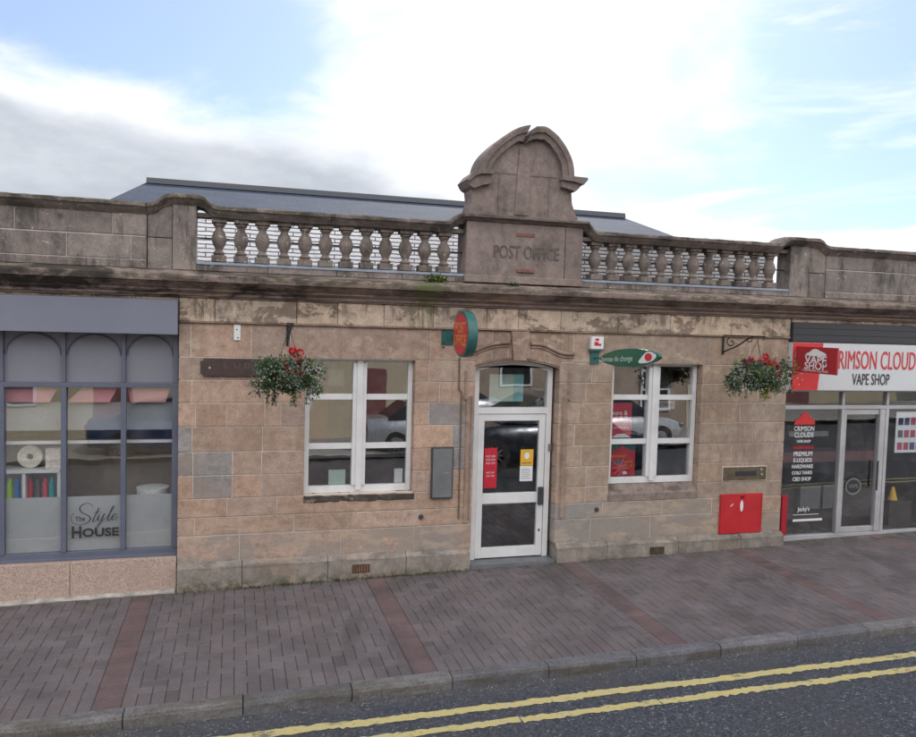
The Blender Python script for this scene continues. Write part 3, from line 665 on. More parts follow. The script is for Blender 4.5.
m = MB(); m.box(DR[0] - .015, DR[1] + .005, -.05, .3, -.1, dz0 - .004); m.build('door_step', M_step, PO, bevel=.006)
# air bricks
for (x, z) in ((1.35, .137), (4.965, .142)):
    m = MB(); m.box(x - .095, x + .095, -.076, -.05, z - .045, z + .045, (.5, .5, .5))
    for k in range(6): m.box(x - .085 + k * .029, x - .068 + k * .029, -.082, -.0755, z - .035, z + .035)
    m.build('air_brick', M_vent if x < 3 else M_brass, PO)
for (x, z) in ((2.02, .66), (4.17, .66)):
    m = MB(); m.disc(x, z, .028, .028, -.012, .01, 14); m.build('wall_plug', M_dgrey, PO)
m = MB(); m.tube([(2.415, -.012, 2.45), (2.42, -.012, 2.09), (2.45, -.012, 2.06), (2.455, -.012, .62)], .008, 6); m.build('moulding_shadow_strip', mk('shadow_line_brown', (.13, .095, .08), .7), PO)  # added brown strip drawing the shadow line of the jamb moulding

# ------------------------------------------------------------------ things on the post office wall
def top(mb, name, mat, label, cat, loc, group=None, **k):
    return tag(mb.build(name, mat, loc=loc, **k), label, cat, group)
# street plaque
T = thing('street_plaque', 'long dark brown plaque with notched corners left of the window', 'plaque', (.1, 0, 2.31))
m = MB(); a, b, z0, z1, k = -.335, .60, 2.215, 2.40, .028
m.prism([(a + k, z0), (b - k, z0), (b - k, z0 + k), (b, z0 + k), (b, z1 - k), (b - k, z1 - k), (b - k, z1), (a + k, z1), (a + k, z1 - k), (a, z1 - k), (a, z0 + k), (a + k, z0 + k)], -.030, -.001); m.build('board', M_brown, T, bevel=.004)
text_mesh('L  U D O', 'lettering', mk('faded_lettering', (.11, .08, .078), .7, var=.4, scale=40), T, (.08, -.032, 2.325), .085, 1.15, ext=.001)
m = MB(); m.disc(-.245, 2.303, .011, .011, -.036, -.0305, 10); m.build('screw', M_alu, T)
# white strip
m = MB(); m.box(-.011, .055, -.012, .0, 2.59, 2.75); o = m.build('bracket_plate', M_white, loc=(.02, 0, 2.59), bevel=.002); tag(o, 'small white metal strip with screw holes, above the brown plaque', 'wall plate')
m = MB(); m.disc(.018, 2.70, .008, .008, -.0135, -.0121, 8); m.disc(.03, 2.615, .008, .008, -.0135, -.0121, 8); each(m, 'screw_hole', M_blk, o)
# grey board
T = thing('notice_cabinet', 'flat grey cabinet with dark frame, between left window and door', 'cabinet', (2.24, 0, .87))
m = MB(); m.box(2.118, 2.366, -.05, -.001, .868, 1.447); m.build('cabinet_case', M_dgrey, T, bevel=.005)
m = MB(); m.box(2.132, 2.352, -.053, -.0505, .885, 1.432); m.build('front_panel', M_greyp, T)
m = MB(); m.box(2.25, 2.32, -.0555, -.0535, 1.155, 1.162); m.build('scratch', mk('scratch_grey', (.28, .29, .30), .5), T)
# alarm box
T = thing('alarm_box', 'small white alarm box with red mark, above the green oval sign', 'alarm box', (4.07, 0, 2.565))
m = MB(); m.box(3.99, 4.15, -.07, -.001, 2.572, 2.722); m.build('housing', M_white, T, bevel=.012)
m = MB(); m.box(3.985, 4.155, -.055, .0, 2.552, 2.571); m.build('base_strip', M_teal, T)
m = MB(); m.prism([(4.03, 2.66), (4.08, 2.66), (4.08, 2.64), (4.115, 2.64), (4.115, 2.615), (4.03, 2.615)], -.0725, -.0705); m.prism([(4.04, 2.70), (4.085, 2.70), (4.085, 2.672), (4.04, 2.672)], -.0725, -.0705); m.build('red_mark', M_redp, T)
# letter plate and red cabinet
T = thing('letter_plate', 'bronze letter slot plate set in the wall above the red cabinet', 'letter box', (6.2, 0, .96))
m = MB(); m.box(5.885, 6.51, -.018, .0, .962, 1.128); m.build('plate', M_brass, T, bevel=.004)
m = MB(); m.box(6.06, 6.36, -.024, -.0185, 1.018, 1.075); m.build('slot', M_blk, T)
m = MB(); m.disc(6.43, 1.095, .014, .014, -.028, -.0185, 12); m.disc(6.44, 1.03, .012, .012, -.028, -.0185, 12); each(m, 'lock', M_alu, T)
m = MB(); m.box(5.872, 6.523, -.008, .0, .95, 1.14); m.build('mortar_surround', M_mortar, T)
T = thing('red_cabinet', 'square bright red metal cabinet door low on the wall by the vape shop', 'cabinet', (6.15, 0, .27))
m = MB(); m.box(5.855, 6.472, -.022, .0, .287, .790); m.build('door', M_red, T, bevel=.005)
m = MB(); m.box(5.863, 5.867, -.0245, -.0225, .295, .782); m.box(6.452, 6.456, -.0245, -.0225, .295, .782); each(m, 'door_edge', M_redd, T)
m = MB(); m.disc(6.165, .635, .022, .072, -.0265, -.0225, 20); m.build('white_label', M_wprint, T)
m = MB(); m.prism([(6.0, .63), (6.045, .66), (6.045, .67), (6.0, .64)], -.0245, -.0225); m.build('scuff', M_wprint, T)
m = MB(); m.box(6.15, 6.20, -.030, -.0225, .735, .765, (.4, .4, .4)); m.build('key_cover', M_redd, T, bevel=.003)

# round hanging POST OFFICE sign (projects from the wall, its face looks down the street)
T = thing('post_office_sign', 'oval red sign with teal rim projecting beside the door head', 'hanging sign', (2.36, 0, 2.7))
m = MB(); n = 40; ex, ez, cy, cz, x0, x1 = .235, .245, -.42, 2.715, 2.30, 2.405
def ell(rx, rz, n=40): return [(cy + rx * math.cos(2 * math.pi * k / n), cz + rz * math.sin(2 * math.pi * k / n)) for k in range(n)]
def yprism(mb, pts, xa, xb, c=(1, 1, 1)):
    n = len(pts); return mb.add([(xa, y, z) for y, z in pts] + [(xb, y, z) for y, z in pts], [tuple(range(n)), tuple(range(2 * n - 1, n - 1, -1))] + [(i, (i + 1) % n, (i + 1) % n + n, i + n) for i in range(n)], c)
yprism(m, ell(.30, .245), x0, x1); m.build('rim', M_teal, T, bevel=.012, smooth=40)
m = MB(); yprism(m, ell(.272, .218), x0 - .004, x0 - .0005); yprism(m, ell(.272, .218), x1 + .0005, x1 + .004); each(m, 'face', M_redp, T)
text_mesh('POST', 'lettering', M_orange, T, (x0 - .006, cy, cz + .058), .165, 1.0, 'side', .001, .003)
text_mesh('OFFICE', 'lettering', M_orange, T, (x0 - .006, cy, cz - .072), .165, .86, 'side', .001, .003)
m = MB(); m.box(2.325, 2.345, -.16, -.012, 2.64, 2.70); m.box(2.20, 2.335, -.012, -.0005, 2.585, 2.765); m.build('bracket', M_teal, T, bevel=.003)
m = MB(); m.disc(2.225, 2.745, .009, .009, -.018, -.0125, 8); m.disc(2.225, 2.61, .009, .009, -.018, -.0125, 8); m.disc(2.225, 2.56, .011, .011, -.014, -.001, 8); each(m, 'bolt', M_blk, T)

# long oval bureau de change sign
T = thing('bureau_sign', 'long green oval sign with white and red eye over right window', 'hanging sign', (4.06, 0, 2.47))
cy, cz = -.60, 2.52; tilt = Matrix.Translation((0, -.05, 2.47)) @ Matrix.Rotation(math.radians(-3.5), 4, 'X') @ Matrix.Translation((0, .05, -2.47))
def ell2(rx, rz, n=48, p=1.0, c0=None):
    c0 = c0 or (cy, cz); out = []
    for k in range(n):
        a = 2 * math.pi * k / n; q = math.cos(a); w = math.sin(a); out.append((c0[0] + rx * q, c0[1] + rz * math.copysign(abs(w) ** 1.25, w)))
    return out
cz = 2.49
cy = -.84; cz = 2.462
m = MB(); yprism(m, ell2(.66, .098), 4.045, 4.085); m.build('board', M_green, T, bevel=.006, smooth=40, M=tilt)
eyec = (cy - .355, cz)
m = MB(); pts = [(-.52 + 0, 0)]
eye = chaikin([(-1.06, -.062 + cz), (-1.15, .0 + cz), (-1.24, .054 + cz), (-1.34, .056 + cz), (-1.46, .015 + cz), (-1.41, -.03 + cz), (-1.28, -.06 + cz)], 2)
yprism(m, eye, 4.0405, 4.0445); m.build('eye_white', M_wprint, T, M=tilt)
m = MB(); yprism(m, [(-1.295 + .072 * math.cos(k * .314), cz + .040 * math.sin(k * .314)) for k in range(20)], 4.0365, 4.040); m.build('eye_red', M_redl, T, M=tilt)
text_mesh('bureau de change', 'lettering', M_gprint, T, (4.043, -.60, cz + .024), .085, 1.2, 'side', .001, 0, M=Matrix.Rotation(math.radians(-3.5), 4, 'X'))
m = MB(); m.tube([(4.065, -.02, 2.47), (4.065, -.20, 2.474)], .012, 8); m.box(4.01, 4.12, -.018, -.0005, 2.40, 2.54); m.build('bracket', M_teal, T)

# ------------------------------------------------------------------ hanging baskets
def bracket(x, label, scroll):
    T = thing('basket_bracket', label, 'bracket', (x, 0, 2.55), 'iron brackets carrying hanging baskets')
    L = .80; m = MB()
    m.box(x - .012, x + .012, -.014, -.0005, 2.54, 2.80); m.box(x - .010, x + .010, -L, -.0145, 2.768, 2.784)
    m.build('frame', M_iron, T, bevel=.002)
    m = MB(); pts = [(-.016, 2.57), (-.08, 2.59), (-.22, 2.63), (-.36, 2.68), (-.48, 2.75), (-.58, 2.762)]
    m.tube([(x, a, b) for a, b in chaikin(pts, 2, False)], .009, 6)
    sp = [(-.17 + (.014 + .0145 * t) * math.cos(t * 1.1 + 1), 2.695 + (.010 + .0095 * t) * math.sin(t * 1.1 + 1)) for t in [q * .35 for q in range(18)]]
    m.tube([(x, a, b) for a, b in sp], .007, 6)
    sp = [(-.50 + (.010 + .011 * t) * math.cos(-t * 1.1 + 2), 2.735 + (.006 + .006 * t) * math.sin(-t * 1.1 + 2)) for t in [q * .35 for q in range(15)]]
    m.tube([(x, a, b) for a, b in sp], .006, 6); m.build('scroll', M_iron, T)
    m = MB(); m.tube([(x, -L + .03, 2.768), (x, -L + .03, 2.745), (x, -L + .045, 2.735)], .005, 6); m.build('hook', M_iron, T)
    return T
bracket(.53, 'black iron bracket seen end on, above the left flower basket', 0)
bracket(5.80, 'black scrolled iron bracket right of the right hand window', 1)
def leafq(m, p, d, s, c, r, w=.5):
    d = d.normalized(); sd = d.cross(Vector((r.uniform(-1, 1), r.uniform(-1, 1), r.uniform(-.3, 1)))); sd = sd.normalized() if sd.length > 1e-3 else Vector((1, 0, 0))
    nn = sd.cross(d) * s * .18
    a = p; b = p + d * s * .5 + sd * s * w * .5 + nn; e = p + d * s; f = p + d * s * .5 - sd * s * w * .5 + nn; mid = p + d * s * .5
    m.add([a, b, e, f, mid], [(0, 1, 4), (1, 2, 4), (2, 3, 4), (3, 0, 4)], c)
def basket(cx, cy, cz, w, h, hookz, label, seed, spec):
    r = random.Random(seed); T = thing('hanging_basket', label, 'flower basket', (cx, cy, cz - .14), 'hanging baskets of red geraniums')
    m = MB(); m.lathe([(.02, cz - .17), (.09, cz - .15), (.14, cz - .09), (.165, cz - .02), (.17, cz)], cx, cy, 20); m.build('liner', M_soil, T, smooth=60)
    m = MB()
    for k in range(3):
        a = 2.1 * k + .5; m.tube([(cx + .165 * math.cos(a), cy + .165 * math.sin(a), cz), (cx, cy, hookz - .02)], .0025, 5)
    m.tube([(cx, cy, hookz - .03), (cx, cy, hookz + .01)], .004, 5); m.build('chain', M_iron, T)
    greens = [(.05, .095, .03), (.035, .07, .03), (.085, .13, .035), (.10, .135, .09), (.15, .19, .14)]
    fo = MB(); wh = MB()
    tuft = [(cx + w * .5 * r.uniform(-.95, .95), cy + w * .30 * r.uniform(-1, .8), cz + h * r.uniform(-.38, .35)) for _ in range(58)] + [(cx + r.uniform(-.17, .17), cy - .17 + r.uniform(-.03, .03), cz + r.uniform(-.16, .0)) for _ in range(10)]
    for (x, y, z) in tuft:
        dx = (x - cx) / (w * .5); z += (1 - dx * dx) * .05 - .03 * abs(dx)
        base = r.choice(greens); q0 = Vector((x, y, z)); rad = r.uniform(.03, .09)
        for _ in range(r.randint(34, 60)):
            d = Vector((r.gauss(0, 1), r.gauss(0, 1), r.gauss(.1, 1))); d.normalize(); pp = q0 + d * rad * r.uniform(.3, 1.1)
            k = r.uniform(.65, 1.35); leafq(fo, pp, d + Vector((0, 0, r.uniform(-.8, .3))), r.uniform(.024, .046), tuple(q * k for q in base), r)
    trail = MB()
    for _ in range(spec.get('trails', 14)):
        x = cx + w * .42 * r.uniform(-1, 1); y = cy + .12 * r.uniform(-1, 1); p = Vector((x, y, cz - .03)); L = r.uniform(.10, .24) * spec.get('tl', 1); c = r.choice(greens[:4]); k = 0
        while k < L:
            p = p + Vector((r.uniform(-.006, .006), r.uniform(-.005, .005), -.012)); k += .012
            for _ in range(4): leafq(fo, p, Vector((r.gauss(0, 1), r.gauss(0, 1), r.gauss(-.4, .5))), r.uniform(.014, .030), tuple(q * r.uniform(.7, 1.3) for q in c), r)
    if spec.get('lime'):
        q0 = Vector((cx + spec['lime'], cy - .12, cz - .15))
        for _ in range(240): leafq(fo, q0 + Vector((r.gauss(0, .028), r.gauss(0, .03), r.gauss(0, .05))), Vector((r.gauss(0, 1), r.gauss(0, 1), -1)), r.uniform(.02, .035), tuple(q * r.uniform(.8, 1.2) for q in (.17, .19, .02)), r)
    fo.build('foliage', M_leaf, T)
    for _ in range(spec.get('white', 60)):
        x = cx + w * .5 * r.uniform(-1, 1); p = Vector((x, cy - w * .28 * r.uniform(.5, 1.2), cz + h * r.uniform(-.42, .3)))
        for q in range(5):
            a = q * 1.256; d = Vector((math.cos(a), -.5, math.sin(a))); leafq(wh, p, d, .009, (.62, .62, .66), r, .8)
    tag(wh.build('white_flowers', M_petal, T), kind='stuff')
    dk = MB()
    for _ in range(spec.get('dark', 10)):
        p = Vector((cx + w * .48 * r.uniform(-1, 1), cy - .12, cz + h * r.uniform(-.4, .45)))
        for q in range(14): leafq(dk, p, Vector((r.gauss(0, 1), r.gauss(0, 1), r.gauss(0, 1))), .022, r.choice([(.10, .03, .08), (.06, .02, .05), (.03, .025, .08)]), r, .8)
    dk.build('purple_flowers', M_petal, T)
    for (dx, dy, dz, s, c) in spec['red']:
        fl = MB(); q0 = Vector((cx + dx, cy + dy, cz + dz)); fl.tube([(cx + dx * .7, cy + dy * .6, cz + dz - .10), tuple(q0 - Vector((0, 0, s * .3)))], .003, 5, (.08, .12, .04))
        for _ in range(60):
            d = Vector((r.gauss(0, 1), r.gauss(0, 1), r.gauss(.1, .9))); d.normalize(); k = r.uniform(.75, 1.2)
            leafq(fl, q0 + d * s * .55 * r.uniform(.6, 1), d + Vector((r.uniform(-.6, .6), r.uniform(-.6, .6), r.uniform(-.6, .6))), s * .55, tuple(q * k for q in c), r, 1.0)
        fl.build('flower_head', M_petal, T)
RED = (.56, .018, .035); RD2 = (.36, .03, .02)
basket(.50, -.77, 2.28, .60, .34, 2.75, 'hanging basket with red geraniums beside the left window', 11,
       dict(white=150, trails=16, tl=1.1, dark=9, red=[(.03, -.02, .235, .05, RED), (.10, -.03, .225, .045, RED), (.075, -.08, .175, .05, RED), (.11, -.05, .155, .035, RED), (-.02, -.14, .06, .036, RD2), (.06, -.16, .04, .03, RD2), (.12, -.16, .03, .028, RD2), (-.03, -.1, .12, .022, (.4, .04, .03))]))
basket(5.72, -.77, 2.33, .83, .43, 2.75, 'wider hanging basket with red geraniums and lime tuft, between right window and vape shop', 23,
       dict(white=80, trails=16, tl=.75, dark=34, lime=.04, red=[(-.12, -.06, .185, .042, RED), (-.16, -.06, .155, .034, RED), (.10, -.02, .225, .045, RED), (.0, -.06, .165, .035, RED), (.07, -.08, .165, .05, RED), (.19, -.06, .145, .045, (.6, .12, .12)), (.25, -.05, .10, .036, RED), (.17, -.14, .02, .04, RED), (-.03, -.12, .17, .03, RED), (.12, -.1, .12, .03, RD2)]))
# weeds rooted on the cornice
def weed(x, y, z, s, n, c, label, seed, name='weed', fl=None):
    r = random.Random(seed); m = MB()
    for _ in range(n):
        d = Vector((r.gauss(0, .7), r.gauss(-.2, .4), abs(r.gauss(.6, .4)))); leafq(m, Vector((x + r.gauss(0, s * .35), y + r.gauss(0, s * .1), z + abs(r.gauss(0, s * .2)))), d, s * r.uniform(.2, .45), tuple(q * r.uniform(.7, 1.3) for q in c), r, .4)
    if fl:
        for _ in range(14): leafq(m, Vector((x + r.gauss(0, s * .3), y - .02, z + r.uniform(.3, .6) * s)), Vector((r.gauss(0, 1), -1, r.gauss(0, 1))), s * .12, fl, r, .9)
    tag(m.build(name, M_leaf, loc=(x, y, z)), label, 'plant')
weed(2.11, -.10, 3.255, .16, 110, (.06, .09, .03), 'yellow flowering weed growing on the cornice under the balustrade', 3, fl=(.6, .5, .04))
weed(2.99, -.12, 3.255, .09, 50, (.04, .08, .03), 'tiny green weed on the cornice below the carved letters', 4)
r = random.Random(5); m = MB()
for k in range(520):
    x = r.choice([r.gauss(.35, .5), r.gauss(1.25, .45), r.gauss(2.0, .3), r.uniform(-.5, 2.5)]); x = min(max(x, XL), 2.55)
    leafq(m, Vector((x, -.075 - abs(r.gauss(0, .02)), gz(x))), Vector((r.gauss(0, .6), r.gauss(-.3, .4), 1)), r.uniform(.012, .04), tuple(q * r.uniform(.6, 1.3) for q in (.10, .10, .035)), r, .25)
for k in range(160):
    x = r.uniform(3.7, 6.7); leafq(m, Vector((x, -.078 - abs(r.gauss(0, .012)), gz(x))), Vector((r.gauss(0, .6), r.gauss(-.3, .4), 1)), r.uniform(.008, .022), (.07, .07, .03), r, .25)
tag(m.build('moss_fringe', M_leaf), 'thin grass and moss along the foot of the wall', kind='stuff')

# ------------------------------------------------------------------ posters and papers behind the post office glass
def card(name, x0, x1, z0, z1, y, mat, label, cat='poster', group=None):
    T = thing(name, label, cat, ((x0 + x1) / 2, y, z0), group); m = MB(); m.box(x0, x1, y, y + .003, z0, z1); m.build('sheet', mat, T); return T
T = card('poster', 4.40, 4.665, 1.50, 1.925, .142, M_redp, 'red poster with white lettering, upper left of right window')
text_mesh('euro &', 'lettering', M_wprint, T, (4.50, .1405, 1.80), .075, 1, ext=.0005, off=.001); text_mesh('us dollar', 'lettering', M_wprint, T, (4.535, .1405, 1.735), .075, 1, ext=.0005, off=.002); text_mesh('available here', 'lettering', M_wprint, T, (4.525, .1405, 1.625), .038, 1, ext=.0005)
m = MB(); m.prism([(4.40, 1.50), (4.66, 1.50), (4.58, 1.55), (4.47, 1.54)], .1385, .1415); m.build('pale_band', M_wprint, T)
T = card('poster', 4.40, 4.735, 1.03, 1.425, .145, M_redp, 'red and green picture poster, lower left of right window')
m = MB(); m.prism([(4.40, 1.425), (4.735, 1.425), (4.735, 1.34), (4.64, 1.35), (4.56, 1.40), (4.46, 1.35), (4.40, 1.33)], .1425, .1445); m.build('green_top', M_green, T)
for i, (w, x, z, s) in enumerate((('SEND MONEY', 4.50, 1.27, .035), ('WITHIN', 4.64, 1.20, .035), ('MINUTES', 4.64, 1.15, .033))): text_mesh(w, 'lettering', M_yel, T, (x, .1435, z), s, 1, ext=.0005)
m = MB(); m.disc(4.46, 1.20, .032, .022, .142, .1445, 14); m.disc(4.53, 1.20, .036, .024, .142, .1445, 14); each(m, 'blue_ovals', M_navy, T); m = MB(); m.disc(4.60, 1.065, .03, .02, .142, .1445, 14); m.build('white_oval', M_wprint, T)
card('paper_notice', 1.005, 1.19, 1.022, 1.185, .16, M_gprint, 'pale green sheet standing on the sill, left pane of left window', 'paper')
card('paper_notice', 1.74, 1.835, 1.022, 1.18, .17, M_wprint, 'narrow white sheet in the bottom right corner of left window', 'paper')
T = card('paper_notice', 4.98, 5.14, 2.08, 2.29, .40, M_greyp, 'framed grey notice seen through the top right pane of right window', 'notice')
card('paper_notice', 1.00, 1.17, 2.10, 2.28, .30, M_greyp, 'small grey notice behind the top left pane of left window', 'notice')
T = card('paper_notice', 5.02, 5.35, 1.83, 1.93, .30, M_wprint, 'white lettered strip behind the middle right pane of right window', 'notice'); text_mesh('POST OFFICE', 'lettering', M_greyp, T, (5.185, .298, 1.88), .05, .9, ext=.0005)
T = card('paper_notice', 2.86, 3.28, 1.93, 2.25, .24, M_gprint, 'pale turquoise sign hanging behind the glass over the door', 'notice')
m = MB(); m.box(3.16, 3.28, .236, .2395, 1.93, 2.25); m.build('blue_panel', mk('turquoise', (.22, .48, .52), .5), T)
T = card('door_sticker', 2.79, 2.945, .93, 1.40, .137, M_redp, 'pink red notice strip on the left of the door glass', 'sticker')
for z, s in ((1.30, .03), (1.26, .03), (1.22, .03), (1.11, .028), (1.07, .028)): text_mesh('POST OFFICE'[:int(6 + s * 100)], 'lettering', M_wprint, T, (2.867, .1355, z), s, .8, ext=.0005)
T = card('door_sticker', 3.235, 3.395, 1.185, 1.375, .137, M_yel, 'yellow sticker on the right of the door glass', 'sticker')
m = MB(); m.disc(3.315, 1.30, .03, .04, .1345, .1365, 16); m.build('white_emblem', M_wprint, T); text_mesh('PLEASE WAIT', 'lettering', M_blk, T, (3.315, .1355, 1.215), .022, .9, ext=.0005)
T = card('door_sticker', 3.232, 3.392, 1.0, 1.18, .137, M_wprint, 'white and blue notice on the door glass below the yellow one', 'sticker')
m = MB()
for k in range(6): m.box(3.25, 3.37 - .02 * (k % 2), .135, .1365, 1.03 + k * .022, 1.034 + k * .022)
m.build('printed_lines', M_navy, T)
# counter and display inside the post office
T = thing('counter', 'dark red and brown counter seen dimly through the left window', 'counter', (1.2, 1.4, 0)); m = MB(); m.box(-.2, 2.3, 1.2, 1.6, .05, 1.15); m.build('front', M_wood, T); m = MB(); m.box(-.25, 2.35, 1.1, 1.65, 1.15, 1.2); m.build('counter_top', M_alu, T); m = MB(); m.box(.3, 1.1, 1.15, 1.195, 1.35, 1.95); m.build('red_screen', M_redd, T)
T = thing('doormat', 'dark doormat just inside the glass door', 'mat', (3.1, .6, gz(3.1))); m = MB(); m.box(2.75, 3.5, .35, .9, gz(3.1) + .001, gz(3.1) + .02, (.4, .2, .2)); m.build('pile', M_soil, T)

# ------------------------------------------------------------------ SALON (left)
SA = thing('hair_salon', 'salon shopfront with blue grey frame and arched panels, left of the post office', 'shop', (-3, 0, 0))
SX0 = -6.03
mull = [-1.075 - .55 * k for k in range(9)]
cornice(SX0, XL - .002, SA)
m = MB(); xx = SX0
for a in (-6.0, -5.2, -4.1, -3.0, -2.35, -1.05, ): pass
fj = [SX0, -5.1, -4.2, -3.4, -2.5, -1.35, XL - .004]
for a, b in zip(fj[:-1], fj[1:]): m.block(a + .002, b - .002, -.020, .3, 2.86, 3.01, bcol((.42, .32, .24)), .005)
m.build('frieze', M_frieze, SA)
pp = MB(); tj = [SX0, -5.3, -4.0, -3.05, -2.03, -1.17, -.85]; bj = [SX0, -4.7, -3.7, -2.6, -1.58, -1.0, -.85]
for js, z0, z1 in ((tj, 3.605, 3.835), (bj, 3.37, 3.60)):
    for a, b in zip(js[:-1], js[1:]): pp.block(a + .004, b - .004, -.02 + R.uniform(-.003, .003), .20, z0 + .0035, z1 - .0035, pcolr(), .005)
for a, b in zip([SX0, -4.4, -2.9, -1.4], [-4.4, -2.9, -1.4, -.85]): pp.block(a + .003, b - .003, -.032, .2, 3.286, 3.366, pcolr(), .006)
pp.build('parapet_wall', M_para, SA)
m = MB(); m.box(SX0 + .01, -.86, -.012, .19, 3.30, 3.83); m.build('parapet_mortar', M_pmort, SA)
coping([(SX0, 3.94), (-3, 3.94), (-.855, 3.935)], SA)
# fascia box and shopfront
m = MB(); m.sweep([(.05, 2.64), (.05, 2.985), (-.10, 2.985), (-.135, 2.975), (-.12, 2.635), (-.10, 2.632)], [(SX0, 0, 0), (-.552, 0, 0)]); m.build('fascia', M_fasc, SA, bevel=.004)
fy = .10
m = MB(); m.box(SX0, -.55, fy, fy + .07, .345, .425); m.box(SX0, -.55, fy - .03, fy + .005, .345, .372); m.build('sill_rail', M_navy, SA, bevel=.004)
m = MB(); m.box(SX0, -.55, fy - .005, fy + .06, 2.085, 2.135); m.build('transom', M_navy, SA, bevel=.004)
for x in mull + [-.58]:
    m = MB(); w = .024 if x != -.58 else .03
    m.box(x - w, x + w, fy - .012, fy + .065, .426, 2.084); m.box(x - w + .006, x + w - .006, fy - .010, fy + .05, 2.136, 2.632); m.build('mullion', M_navy, SA, bevel=.004)
m = MB(); m.box(SX0, -.55, fy + .03, fy + .05, 2.136, 2.636); m.build('upper_panel', M_panel, SA)
xs = [-.58] + mull
for a, b in zip(xs[1:], xs[:-1]):
    cx = (a + b) / 2; rx = (b - a) / 2 - .03; m = MB(); ap = [(cx + rx * math.cos(math.pi * k / 20), 2.41 + .205 * math.sin(math.pi * k / 20)) for k in range(21)]
    m.tube([(x, fy + .022, z) for x, z in ap], .010, 6); m.build('arch_trim', M_navy, SA)
    # glass
    g_ = MB(); g_.add([(X_, fy + Y_ + (.033 if Z_ > 1 else 0), Z_) for X_ in (a + .024, b - .024) for Y_ in (.008, .012) for Z_ in (.426, 2.084)], [(0, 1, 3, 2), (4, 6, 7, 5), (0, 4, 5, 1), (2, 3, 7, 6), (0, 2, 6, 4), (1, 5, 7, 3)]); g_.build('shop_pane', M_glass2, SA)
    # frosted lower vinyl
    zt = .98; f_ = MB(); f_.box(a + .026, b - .026, fy + .038, fy + .040, .428, zt)
    f_.build('frosted_film', M_frost, SA)
m = MB(); m.box(SX0, -.55, .012, .3, -.2, .344); ris = m
rj = [SX0, -5.2, -4.2, -3.2, -2.3, -1.55, -.55]; m = MB()
for a, b in zip(rj[:-1], rj[1:]): m.block(a + .002, b - .002, .0, .3, -.25, .344, S1, .003)
m.build('stall_riser', M_terr, SA)
m = MB(); m.sweep([(.01, -.2), (.01, .030), (-.02, .028), (-.05, .012), (-.062, -.1)], [(SX0 + (-.56 - SX0) * k / 70, R.uniform(-.006, .004), gz(SX0 + (-.56 - SX0) * k / 70)) for k in range(71)], S1, jit=.005); m.build('mortar_fillet', M_conc, SA)
m = MB(); m.box(SX0, -.55, 2.6, 2.7, -.2, 3.1, (2.6, 2.4, 2.2)); m.box(SX0 - .1, SX0, 0, 2.7, -.2, 3.8, (2.6, 2.4, 2.2)); m.build('interior_wall', M_room, SA)
m = MB(); m.box(SX0, -.55, .31, 2.6, -.2, .1, (1, 1, 1)); m.build('interior_floor', M_wood, SA)
m = MB(); m.box(SX0, XL, .29, 8, 3.18, 3.26); each(m, 'flat_roof', M_flat, SA)
m = MB()
for a, b in zip(xs[1:], xs[:-1]): m.prism([(a + .06 if b > -1 else a + .01, 1.93), (b - .14 if b < -1 else b - .10, 1.93), (b - .06, 2.085), (a + .03 if b > -1 else a + (.17 if b < -.9 and b > -1.5 else .01), 2.085)], fy + .06, fy + .064)
m.build('pink_blind', M_pink, SA)
m = MB(); m.box(SX0, -.62, fy + .12, fy + .124, 1.64, 1.925); m.build('grey_blind', M_grblind, SA)
m = MB(); m.box(SX0, -.60, fy + .10, fy + .14, 1.505, 1.535); m.build('blind_rail', M_white, SA)
m = MB(); m.box(SX0, -.60, .9, 1.0, .1, 1.45); m.build('partition', mk('tan_partition', (.34, .27, .21), .7), SA)
# lettering: The Style HOUSE
def stroke(pts, w0, w1, name, parent, y, it=3):
    P = chaikin(pts, it, False); n = len(P); vs = []
    for i, (x, z) in enumerate(P):
        a = P[max(i - 1, 0)]; b = P[min(i + 1, n - 1)]; tx, tz = b[0] - a[0], b[1] - a[1]; L = math.hypot(tx, tz) or 1
        down = max(0, -tz / L); w = w0 + (w1 - w0) * down
        vs += [(x - tz / L * w, y, z + tx / L * w), (x + tz / L * w, y, z - tx / L * w)]
    return vs, [(2 * i, 2 * i + 1, 2 * i + 3, 2 * i + 2) for i in range(n - 1)]
LT = MB()
def U(px, pz):   # sign layout unit -> facade (737 px square covers 70 photo px)
    u = 60 + px * .095; v = 490 + pz * .095
    return (-1.588 + (u - 67.5) * .0091 + 0 * v, .435 + (551.5 - v) * .00985 + .00 * u)
def ST(pts, a=.0022, b=.0055):
    vs, fs = stroke([U(*p) for p in pts], a, b, '', None, fy + .0055); LT.add(vs, fs)
ST([(345, 175), (320, 140), (270, 135), (215, 160), (200, 200), (230, 240), (290, 265), (325, 300), (300, 345), (240, 370), (170, 365), (120, 335), (110, 290), (130, 250), (150, 245)])
ST([(410, 190), (385, 250), (345, 320), (345, 345), (380, 325), (400, 290), (415, 265)]); ST([(350, 245), (400, 235), (435, 235)], .0022, .003)
ST([(415, 265), (395, 320), (405, 335), (440, 300), (465, 260)]); ST([(470, 255), (445, 320), (400, 400), (370, 415), (375, 390), (440, 340), (500, 290)])
ST([(500, 290), (560, 215), (580, 170), (560, 180), (525, 260), (500, 325), (520, 335), (550, 305)]); ST([(550, 300), (600, 280), (605, 258), (570, 265), (545, 305), (560, 335), (600, 310), (615, 290)])
LT.build('script_lettering', M_blk, SA)
text_mesh('The', 'script_lettering', M_blk, SA, (U(210, 305)[0], fy + .0052, U(210, 305)[1]), .065, .9, ext=.0003, off=.001)
hx, hz = U(172, 455); text_mesh('H', 'window_lettering', M_blk, SA, (hx, fy + .0052, hz), .165, .85, ext=.0003, off=.005)
